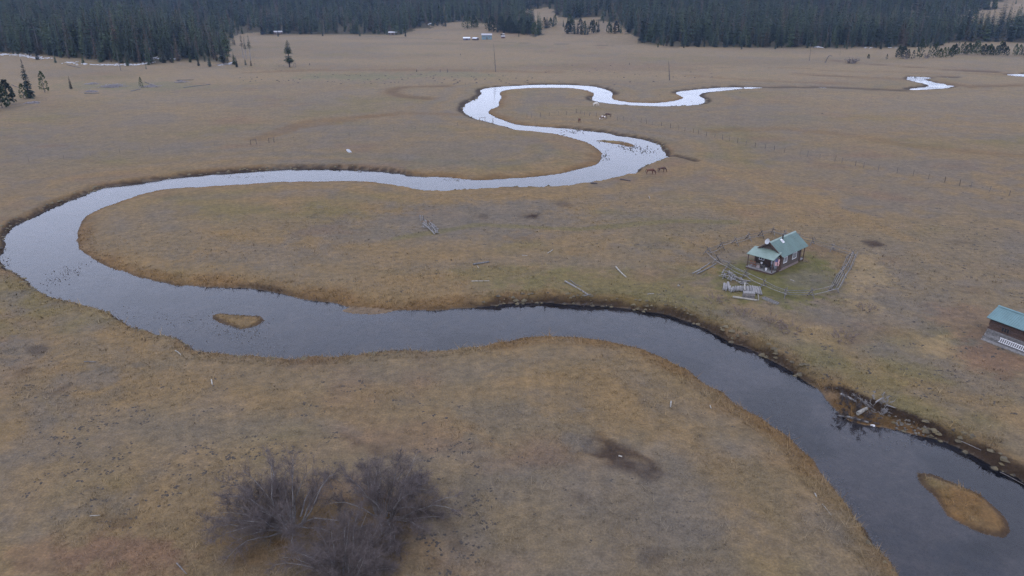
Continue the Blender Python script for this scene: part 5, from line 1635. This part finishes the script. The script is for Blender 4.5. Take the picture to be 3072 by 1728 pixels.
# ------------------------------------------------------------------ snow left at the forest foot
def snow(pix, label, n=60, size=1.0):
    P = [at(*p) for p in pix]
    q = random.Random(int(pix[0][0] + 3 * pix[0][1]))
    b = MB()
    c = sum(P, Vector()) / len(P)
    for k in range(n):
        u = q.random() * (len(P) - 1); i = int(u)
        p = P[i].lerp(P[i + 1], u - i) + Vector((q.gauss(0, .8), q.gauss(0, 3.0 * size), 0))
        p.z = tz(p.x, p.y)
        rx = q.uniform(.3, 1.5) * size; ry = q.uniform(.3, 1.0) * size; h = q.uniform(.1, .45) * size
        i0 = len(b.v)
        m = 7
        for ring, (f, z) in enumerate(((1, -.25), (.72, h * .75), (.25, h))):
            for j in range(m):
                a = 6.283 * j / m + ring * .3
                b.v.append(p - c + Vector((math.cos(a) * rx * f * q.uniform(.75, 1.2), math.sin(a) * ry * f * q.uniform(.75, 1.2), z)))
        for ring in range(2):
            for j in range(m):
                b.f.append((i0 + ring * m + j, i0 + ring * m + (j + 1) % m, i0 + (ring + 1) * m + (j + 1) % m, i0 + (ring + 1) * m + j))
        b.f.append(tuple(i0 + 2 * m + j for j in range(m)))
    o = link('snow_patch', b.mesh('snow_patch', M_SNOW, True), None, c)
    tag(o, label, 'snow')
snow([(0,137),(40,138),(80,143),(118,148)], 'lumpy white snow patch at far left under the forest edge', 150)
snow([(165,157),(230,163),(300,163),(345,163),(383,158)], 'long thin white snow strip under the middle of the left forest', 170, .9)
snow([(386,145),(420,148),(450,149)], 'white snow strip in the gap of the left forest edge', 70, .9)
snow([(552,164),(570,162),(582,159)], 'small white snow patch near the tip of the left forest', 30, .9)
snow([(2045,119),(2062,118),(2068,120)], 'white snow patch at the foot of the right forest near the thin dead pole', 26, 1.1)
snow([(2172,120),(2190,120)], 'faint white snow streak at the foot of the right forest', 9, .9)
snow([(2236,121),(2246,121),(2330,120)], 'white snow flecks at the right end of the forest foot', 14, .9)
snow([(1076,62),(1082,59),(1086,58)], 'small white snow patch left of the first clump on the clearing', 16, 1.3)
snow([(1140,53),(1160,52),(1180,53)], 'white snow streaks at the top of the clearing above the barn', 12, 1.0)

# ------------------------------------------------------------------ far buildings
def far_house(name, label, cat, X0, X1, Yb, Ye, Yr, wall, roof_m, yaw=0.0, depth=.65, win=2):
    p = at((X0 + X1) / 2, Yb)
    s = scale_at(p.x, p.y, p.z)
    w_ = (X1 - X0) / s; hw = max(2.0, (Yb - Ye) / s); D = w_ * depth; hr = hw + max(.8, w_ * .13)
    az = math.atan2(p.x, p.y)
    t = thing(name, label, cat, p, -az + yaw)
    b = MB()
    b.box((0, D / 2, hw / 2 - .3), (w_ * .93, D * .9, hw + .6))
    for sx in (-1, 1):
        b.quad((sx * w_ * .464, D * .05, hw), (sx * w_ * .464, D * .95, hw), (sx * w_ * .464, D / 2, hr - .1))
    link('wall', b.mesh('wall', wall), t)
    link('roof', roof_panel((-w_ / 2, D / 2, hr), (w_ / 2, D / 2, hr), (w_ / 2, -.35, hw - .1), (-w_ / 2, -.35, hw - .1), .12, 10, .04, 'roof', roof_m), t)
    link('roof', roof_panel((-w_ / 2, D / 2, hr), (w_ / 2, D / 2, hr), (w_ / 2, D + .35, hw - .1), (-w_ / 2, D + .35, hw - .1), .12, 10, .04, 'roof', roof_m), t)
    for k in range(win):
        x = -w_ * .4 + w_ * .8 * (k + .5) / max(1, win)
        window(t, (x, D * .05 - .01, hw * .55), w_ * .09, hw * .3, (1, 0, 0), (0, -1, 0), 1)
    link('door', MB().box((w_ * .02, D * .05 - .04, min(1.0, hw * .42)), (min(1.1, w_ * .2), .08, min(2.0, hw * .84))).mesh('door', M_LOGDARK), t)
M_FARBLUE = plain('far_navy_board', (.07, .075, .12), .8, .2, .5); M_TEALWALL = plain('teal_board', (.11, .17, .2), .8, .15, .5)
M_PALEROOF = plain('pale_sheet_roof', (.52, .55, .6), .5, .1, .5); M_GREYROOF = plain('grey_sheet_roof', (.27, .27, .29), .6, .12, .5); M_BROWNWALL = plain('far_brown_board', (.085, .065, .06), .85, .25, .6)
far_house('barn', 'long low navy barn with bright white roof on the far slope', 'barn', 1165, 1183, 101, 97, 93, M_FARBLUE, M_PALEROOF, 0, .5, 3)
far_house('barn', 'small dark barn with white gable roof right against the long white-roofed barn', 'barn', 1186, 1200, 101.5, 97, 92.5, M_BROWNWALL, M_PALEROOF, R(-35), .8, 1)
far_house('house', 'teal two-storey house with grey roof on the far slope', 'house', 1211, 1238, 99.5, 89, 84, M_TEALWALL, M_GREYROOF, 0, .6, 3)
far_house('shed', 'small red-brown shed with grey roof right of the teal house', 'shed', 1261, 1271, 96.5, 93, 89.5, plain('redbrown_board', (.12, .075, .07), .85, .2, .6), M_GREYROOF, R(8), .7, 1)
far_house('cabin', 'grey-roofed cabin at the edge of the far left forest', 'cabin', 690, 711, 87, 81, 74, M_BROWNWALL, M_GREYROOF, R(5), .8, 2)
far_house('cabin', 'brown cabin with pale grey roof where the far forest meets the slope', 'cabin', 977, 999, 88.5, 82.5, 78, M_BROWNWALL, M_GREYROOF, R(-4), .6, 2)
def pickup():
    p = at(1264, 88.5); t = thing('parked_truck', 'dark parked truck with white cap behind the red-brown shed', 'truck', p, -math.atan2(p.x, p.y))
    link('body', MB().box((0, 0, .75), (4.9, 1.8, .6)).box((-.9, 0, 1.25), (1.7, 1.65, .5)).mesh('body', M_BLACK), t)
    link('cap', MB().box((1.1, 0, 1.35), (2.3, 1.7, .6)).mesh('cap', M_WHITE), t)
    for sx in (-1.5, 1.5):
        for sy in (-.85, .85):
            link('wheel', MB().tube([(sx, sy - .1, .36), (sx, sy + .1, .36)], [.36, .36], 10).mesh('wheel', M_BLACK), t)
pickup()

# ------------------------------------------------------------------ horses
def horse_mesh(name, graze=True, step=0.0):
    V = []; E_ = []; Rd = []
    def node(p, r, parent=None):
        V.append(p); Rd.append(r)
        if parent is not None:
            E_.append((parent, len(V) - 1))
        return len(V) - 1
    hip = node((-.62, 0, 1.2), (.27, .3))
    mid = node((-.12, 0, 1.16), (.27, .32), hip)
    che = node((.42, 0, 1.2), (.26, .33), mid)
    wit = node((.66, 0, 1.24), (.2, .27), che)
    if graze:
        n1 = node((.98, .02, 1.05), (.13, .19), wit); n2 = node((1.24, .05, .72), (.095, .14), n1)
        pl = node((1.36, .06, .5), (.095, .12), n2); fa = node((1.36, .07, .3), (.07, .09), pl); mu = node((1.33, .07, .1), (.055, .065), fa)
    else:
        n1 = node((.95, .02, 1.5), (.13, .19), wit); n2 = node((1.15, .04, 1.78), (.095, .13), n1)
        pl = node((1.28, .05, 1.86), (.1, .12), n2); fa = node((1.46, .05, 1.72), (.07, .09), pl); mu = node((1.62, .05, 1.58), (.055, .065), fa)
    for s in (-1, 1):
        st = step * s
        sh = node((.58 + .0, s * .17, 1.0), (.13, .16), che); kn = node((.6 + st * .5, s * .17, .55), (.062, .07), sh); fe = node((.58 + st, s * .17, .16), (.042, .045), kn); node((.62 + st, s * .17, .03), (.06, .062), fe)
        th = node((-.66, s * .18, 1.02), (.17, .2), hip); sf = node((-.55 - st * .4, s * .18, .76), (.1, .13), th); ho = node((-.82 - st * .8, s * .18, .5), (.058, .068), sf); f2 = node((-.78 - st * .9, s * .18, .16), (.042, .045), ho); node((-.74 - st * .9, s * .18, .03), (.06, .062), f2)
    tl = node((-.9, 0, 1.22), (.05, .06), hip)
    me = bpy.data.meshes.new(name)
    me.from_pydata(V, E_, [])
    return me, Rd

def make_horse(X, Y, rz, mat, mane_m, label, graze=True, step=.05, scl=1.0):
    p = at(X, Y)
    t = thing('horse', label, 'horse', p, rz, 'horses grazing by the river')
    t.scale = (scl,) * 3
    me, Rd = horse_mesh('body', graze, step)
    o = link('body', me, t)
    me.materials.append(mat)
    sk = o.modifiers.new('skin', 'SKIN')
    lay = me.skin_vertices[0].data if len(me.skin_vertices) else None
    if lay:
        for v, r in zip(lay, Rd):
            v.radius = r
        lay[0].use_root = True
    sk.use_smooth_shade = True
    sb = o.modifiers.new('sub', 'SUBSURF'); sb.levels = 1; sb.render_levels = 1
    m = MB().tube([(-.92, 0, 1.25), (-1.04, .02, 1.05), (-1.06, .03, .7), (-1.02, .02, .42)], [.05, .075, .07, .02], 6)
    link('tail', m.mesh('tail', mane_m, True), t)
    m = MB()
    if graze:
        line = [(.62, 0, 1.5), (.98, .02, 1.25), (1.32, .05, .86), (1.44, .06, .6)]
    else:
        line = [(.6, 0, 1.52), (.84, .02, 1.72), (1.06, .04, 1.92), (1.26, .05, 1.99)]
    m.tube(line, [.05, .065, .06, .04], 5)
    link('mane', m.mesh('mane', mane_m, True), t)
    for s in (-1, 1):
        q = Vector((1.42, .06, .58)) if graze else Vector((1.22, .05, 1.96))
        link('ear', MB().tube([q + Vector((0, s * .06, 0)), q + Vector((.04, s * .09, .13 if not graze else .08))], [.035, .006], 5).mesh('ear', mat), t)
M_BAY = plain('bay_coat', (.085, .036, .026), .7, .3, 1.5); M_DARKMANE = plain('black_hair', (.02, .016, .015), .8, .3, 3)
M_CHEST = plain('chestnut_coat', (.12, .05, .033), .7, .25, 1.5); M_CREAM = plain('cream_coat', (.52, .49, .45), .7, .15, 1.5); M_DKBAY = plain('dark_bay_coat', (.06, .032, .025), .7, .3, 1.5)
def pinto():
    m, n, b = new_mat('pinto_coat')
    tc = add(n, 'ShaderNodeTexCoord')
    f = noise(n, tc.outputs['Object'], 1.7, 2, .4)
    n.links.new(ramp(n, f, [(.48, (.09, .045, .032)), (.52, (.6, .56, .54))]), b.inputs['Base Color'])
    b.inputs['Roughness'].default_value = .75
    return m
M_PINTO = pinto()
make_horse(1635, 439, R(-14), M_BAY, M_DARKMANE, 'bay horse grazing by the near river bank, left and nearer of the pair', step=.08)
make_horse(1664, 434, R(10), M_DKBAY, M_DARKMANE, 'dark bay horse grazing by the near river bank, right of the pair', step=.04, scl=.95)
make_horse(1457, 308, R(250), M_CHEST, M_DARKMANE, 'small chestnut horse grazing alone left of the pinto beyond the river')
make_horse(1518, 302, R(160), M_PINTO, M_DARKMANE, 'brown and white pinto horse beyond the river by the fence')
make_horse(1530, 295, R(175), M_DKBAY, M_DARKMANE, 'dark brown horse standing at the fence above the pinto')
make_horse(1498, 267, R(5), M_CREAM, M_CREAM, 'cream white horse grazing near the second far bend')

# ------------------------------------------------------------------ driftwood jam on the right bank
def jam():
    def J(zx, zy): return 2012.5 + zx * .2315, 922.4 + zy * .2315
    plog('driftwood_log', *J(440, 318), *J(610, 402), .14, .1, M_SNAG, 'bleached straight log lying above the driftwood jam', lift=.15)
    plog('driftwood_log', *J(615, 572), *J(712, 512), .22, .18, M_PALEWOOD, 'thick pale log tilted out of the driftwood jam at the water', lift=.5)
    plog('driftwood_log', *J(415, 550), *J(520, 568), .09, .05, M_GREYWOOD, 'thin branch tip reaching into the river at the jam', 'branch', lift=.15)
    plog('driftwood_log', *J(500, 560), *J(740, 625), .12, .1, M_GREYWOOD, 'low grey log along the water line of the driftwood jam', lift=.12)
    plog('driftwood_log', *J(810, 440), *J(885, 388), .08, .06, M_SNAG, 'bleached branch tilted at the top of the bleached tangle', 'branch', lift=.5)
    plog('driftwood_log', *J(930, 440), *J(1030, 470), .06, .04, M_SNAG, 'bleached branch pointing right from the bleached tangle', 'branch', lift=.2)
    plog('driftwood_log', *J(1380, 672), *J(1510, 712), .05, .04, M_FENCEWOOD, 'straight pale log on the shelf under the cut bank')
    plog('driftwood_log', *J(1690, 797), *J(1965, 915), .04, .03, M_FENCEWOOD, 'longest thin pale log under the cut bank further right', lift=.05)
    plog('driftwood_log', *J(2170, 1152), *J(2434, 1290), .04, .03, M_FENCEWOOD, 'pale log at the water edge by the right picture edge', lift=.05)
    p = at(*J(640, 545)); shrub('brush_tangle', p + Vector((0, 0, -.1)), 'dark twiggy brush caught in the driftwood jam at the river bank', 16, 1.7, (-.2, -.1, -.1), 91, .9, 1.45, M_DARKTWIG, M_DARKTWIG, 'driftwood', .012, 3.2)
    p = at(*J(570, 450)); shrub('brush_tangle', p, 'dark brush heap lying above the driftwood jam on the bank', 14, 1.9, (0, 0, -.2), 92, .8, 1.5, M_DARKTWIG, M_DARKTWIG, 'driftwood', .012, 3.0)
    p = at(*J(870, 462)); shrub('bleached_tangle', p, 'bleached white tangle of dead branches behind the driftwood jam', 16, 1.9, (0, 0, -.1), 93, .55, 1.45, M_SNAG, M_SNAG, 'driftwood', .016, 2.6)
    # stones of the little gravel bar, and the white splash
    for k in range(46):
        u = rng.random()
        X, Y = J(880 + 520 * u, 520 + 190 * u + rng.uniform(-50, 60)) if k < 34 else J(960 + 330 * rng.random(), 660 + 110 * rng.random())
        p = at(X, Y)
        s = rng.uniform(.08, .2)
        b = MB()
        q = np.random.RandomState(k)
        i0 = 0
        for ring, (f, z) in enumerate(((.7, -.3), (1, .15), (.55, .6))):
            for j in range(6):
                a = 1.047 * j + ring * .4
                b.v.append(Vector((math.cos(a) * s * f * q.uniform(.75, 1.2), math.sin(a) * s * f * .8 * q.uniform(.75, 1.2), z * s)))
        for ring in range(2):
            for j in range(6):
                b.f.append((ring * 6 + j, ring * 6 + (j + 1) % 6, ring * 6 + 6 + (j + 1) % 6, ring * 6 + 6 + j))
        b.f.append(tuple(12 + j for j in range(6)))
        o = link('stone', b.mesh('stone', M_STONE, False), None, p)
        tag(o, 'rounded pale stone on the gravel bar below the cut bank' if k < 34 else 'rounded stone in the shallow water off the gravel bar', 'stone', 'stones of the gravel bar')
    p = at(*J(785, 628)); b = MB()
    for k in range(14):
        c = Vector((rng.gauss(0, .25), rng.gauss(0, .18), rng.uniform(.0, .06)))
        s = rng.uniform(.05, .13)
        b.box(c, (s * 2, s * 1.5, s), Matrix.Rotation(rng.uniform(0, 3), 3, 'Z'))
    p.z = float(zwater(p.y)) + .02
    tag(link('foam', b.mesh('foam', M_WHITE), None, p), 'white water foam at the downstream foot of the driftwood jam', 'foam', kind='stuff')
jam()
def puddle():
    p = at(877, 380)
    b = MB(); n = 14
    i = []
    for k in range(n):
        a = 6.283 * k / n
        b.v.append(Vector((math.cos(a) * 1.5 * rng.uniform(.6, 1.1), math.sin(a) * 1.6 * rng.uniform(.6, 1.1) - math.cos(a) * 2.2, .06)))
    b.f.append(tuple(range(n)))
    o = link('puddle', b.mesh('puddle', bpy.data.materials['river_water']), None, p)
    tag(o, kind='structure')
puddle()

# ------------------------------------------------------------------ ground cover too fine to count
def cover():
    # dry grass: upright blades in tufts, coloured like the ground they grow from
    n = 120000
    dep = np.radians(45 - 30.5 * nr.rand(n) ** 1.0)
    r = CAM_H / np.tan(dep)
    a = np.radians(nr.uniform(-39, 39, n))
    x = r * np.sin(a); y = r * np.cos(a)
    z, f = terrain(x, y, True)
    n1 = fbm(x / 16, y / 12, 103, 4); n2 = fbm(x / 5, y / 5, 211, 3)
    edge = (f['sd'] > .2) & (f['sd'] < 3.0)
    keep = (f['sd'] > .25) & (edge | (nr.rand(n) < np.clip((n1 - .36) * 2.2 + (n2 - .45) * 1.6, .08, 1)))
    # mown yard and building footprints stay clear
    keep &= ~((np.abs(x - 42) < 6) & (np.abs(y - 109) < 6)) & ~((x > 57) & (x < 68) & (y > 72) & (y < 88))
    x, y, z, edge, r = x[keep], y[keep], z[keep], edge[keep], r[keep]
    f = {k: v[keep] for k, v in f.items()}
    col = ground_colour(x, y, z, f)
    m = len(x)
    h = np.where(edge & (f['who'] == 0), nr.uniform(.1, .32, m), nr.uniform(.05, .17, m)) * (.8 + .5 * nr.rand(m))
    big = nr.rand(m) < .06
    h = np.where(big & (r < 130), h * 2.3 + .05, h)
    V = np.zeros((m, 4, 3, 3)); C = np.zeros((m, 4, 3, 3))
    w_ = np.clip(r * .0003, .014, .05) * np.where(big, 1.7, 1.0)
    for b in range(4):
        t = nr.uniform(0, 6.283, m); l = nr.uniform(.4, 2.0, m)
        bx = x + nr.normal(0, .1, m); by = y + nr.normal(0, .1, m)
        V[:, b, 0] = np.stack([bx - np.sin(t) * w_, by + np.cos(t) * w_, z - .03], 1)
        V[:, b, 1] = np.stack([bx + np.sin(t) * w_, by - np.cos(t) * w_, z - .03], 1)
        V[:, b, 2] = np.stack([bx + np.cos(t) * l * h, by + np.sin(t) * l * h, z + h], 1)
    k = (.95 + .75 * nr.rand(m))[:, None, None, None]
    C[:] = col[:, None, None, :] * k * np.array([1.0, 1.0, .96])
    me = mesh_np('dry_grass', V.reshape(-1, 3), np.arange(m * 12).reshape(-1, 3), None, False, np.clip(C.reshape(-1, 3), 0, 1))
    mt, nn, b = new_mat('grass_blades')
    ca = add(nn, 'ShaderNodeAttribute', attribute_name='Col')
    nn.links.new(ca.outputs['Color'], b.inputs['Base Color'])
    b.inputs['Roughness'].default_value = .9
    b.inputs['Specular IOR Level'].default_value = .1
    me.materials.append(mt)
    tag(link('dry_grass', me), kind='stuff')
    # dark soil clods and droppings
    def blobs(name, X, Yv, s, mat, flatten=.55, zoff=0.0, zz=None):
        k = len(X)
        base = np.array([[1,0,0],[.5,.87,0],[-.5,.87,0],[-1,0,0],[-.5,-.87,0],[.5,-.87,0],[.1,0,1.0]])
        tri = np.array([[0,1,6],[1,2,6],[2,3,6],[3,4,6],[4,5,6],[5,0,6]])
        P = base[None] * s[:, None, None] * nr.uniform(.55, 1.3, (k, 7, 3)) * np.array([1, 1, flatten])
        zz = terrain(X, Yv) if zz is None else zz
        P += np.stack([X, Yv, zz + zoff], 1)[:, None, :]
        T = (tri[None] + (np.arange(k) * 7)[:, None, None]).reshape(-1, 3)
        tag(link(name, mesh_np(name, P.reshape(-1, 3), T, mat)), kind='stuff')
    X = []; Yv = []; s = []
    def field(cx, cy, rx, ry, n, s0, s1, clus=.5):
        for _ in range(n):
            while True:
                u, v = rng.uniform(-1, 1), rng.uniform(-1, 1)
                if u * u + v * v < 1: break
            g = flat(cx + rx * u, cy + ry * v)
            if vnoise(np.array([g[0] / 2.5]), np.array([g[1] / 2.5]), 77)[0] < clus: continue
            for _ in range(rng.choice([1, 1, 2, 3, 5])):
                X.append(g[0] + rng.gauss(0, .16)); Yv.append(g[1] + rng.gauss(0, .12)); s.append(rng.uniform(s0, s1))
    field(680, 1100, 560, 160, 640, .05, .15); field(420, 1180, 420, 160, 280, .05, .15); field(1140, 1290, 110, 160, 140, .05, .16, .3)
    field(100, 940, 110, 80, 60, .06, .16); field(1700, 1180, 420, 260, 90, .05, .11); field(2250, 760, 330, 260, 520, .08, .18); field(2300, 560, 320, 120, 220, .1, .2)
    field(1720, 690, 140, 90, 160, .07, .15); field(1480, 560, 420, 80, 160, .08, .18); field(900, 620, 420, 130, 160, .08, .16); field(2380, 1000, 200, 110, 90, .06, .14)
    field(1000, 200, 420, 14, 130, .3, .7, .2); field(1500, 190, 300, 26, 50, .3, .7); field(2000, 250, 400, 40, 30, .2, .5); field(700, 170, 80, 20, 20, .3, .8)
    X, Yv, s = np.array(X), np.array(Yv), np.array(s)
    sd, _, _ = river_field(X, Yv)
    k = sd > .5
    blobs('soil_clods', X[k], Yv[k], s[k], M_CLOD)
    # slumped sods along the steep banks
    idx = np.nonzero((MAIN_W < 1.5) & (np.hypot(main[:, 0], main[:, 1]) < 330))[0]
    X = []; Yv = []; s = []
    for i in idx:
        a = main[i]; b = main[(i + 1) % len(main)]
        t = (b - a) / (np.linalg.norm(b - a) + 1e-9); nn_ = np.array([t[1], -t[0]])
        for _ in range(rng.choice([0, 1, 2, 4, 6])):
            q = a + (b - a) * rng.random() + nn_ * rng.uniform(-.25, 1.3)
            X.append(q[0]); Yv.append(q[1]); s.append(rng.uniform(.12, .42) * (1 + np.hypot(*q) / 500))
    X, Yv, s = np.array(X), np.array(Yv), np.array(s)
    M_SOD, n_, b_ = new_mat('sod')
    tc = add(n_, 'ShaderNodeNewGeometry')
    n_.links.new(ramp(n_, noise(n_, tc.outputs['Position'], .8, 4, .7), [(.35, (.03, .024, .018)), (.5, (.075, .06, .034)), (.68, (.12, .095, .05))]), b_.inputs['Base Color'])
    b_.inputs['Roughness'].default_value = .95
    zz = np.maximum(terrain(X, Yv), zwater(Yv) - .05)
    blobs('bank_sods', X, Yv, s, M_SOD, .6, -.03, zz)
    # stones breaking the surface round the islet, in the riffles and along the gentle margins
    X = []; Yv = []; s = []
    def shoal(cx, cy, rx, ry, n, s0, s1, rot=0.0):
        for _ in range(n):
            u, v = rng.gauss(0, .45), rng.gauss(0, .45)
            g = onwater(cx + rx * u * math.cos(rot) - ry * v * math.sin(rot), cy + ry * v * math.cos(rot) + rx * u * math.sin(rot))
            X.append(g[0]); Yv.append(g[1]); s.append(rng.uniform(s0, s1))
    shoal(600, 830, 110, 34, 260, .07, .2); shoal(480, 800, 130, 26, 130, .06, .17); shoal(690, 880, 90, 26, 100, .05, .16); shoal(160, 690, 70, 24, 150, .08, .2, -.5); shoal(300, 790, 60, 20, 30, .07, .17)
    shoal(1600, 375, 70, 12, 160, .12, .35, .15); shoal(1520, 395, 16, 14, 60, .12, .3); shoal(1440, 331, 40, 6, 50, .15, .35); shoal(905, 780, 60, 6, 200, .05, .13); shoal(1150, 452, 60, 5, 70, .1, .22)
    shoal(2260, 1110, 90, 24, 60, .06, .18); shoal(2120, 1250, 26, 130, 260, .05, .13, -.45); shoal(2010, 1130, 16, 90, 160, .05, .12, -.55); shoal(2215, 1390, 14, 70, 120, .05, .12, -.4); shoal(620, 445, 70, 6, 40, .1, .2); shoal(12, 660, 14, 30, 40, .08, .2)
    X, Yv, s = np.array(X), np.array(Yv), np.array(s)
    sd, _, _ = river_field(X, Yv)
    k = sd < .15
    zz = np.maximum(zwater(Yv) - .04, terrain(X, Yv))
    blobs('river_stones', X[k], Yv[k], s[k], M_WETSTONE, .8, 0.0, zz[k])
    g = np.array([flat(rng.uniform(855, 995), rng.uniform(774, 786)) for _ in range(700)])
    sd, _, who = river_field(g[:, 0], g[:, 1])
    blobs('gravel', g[:, 0], g[:, 1], nr.uniform(.05, .12, len(g)), M_STONE, .7, 0.0)
cover()
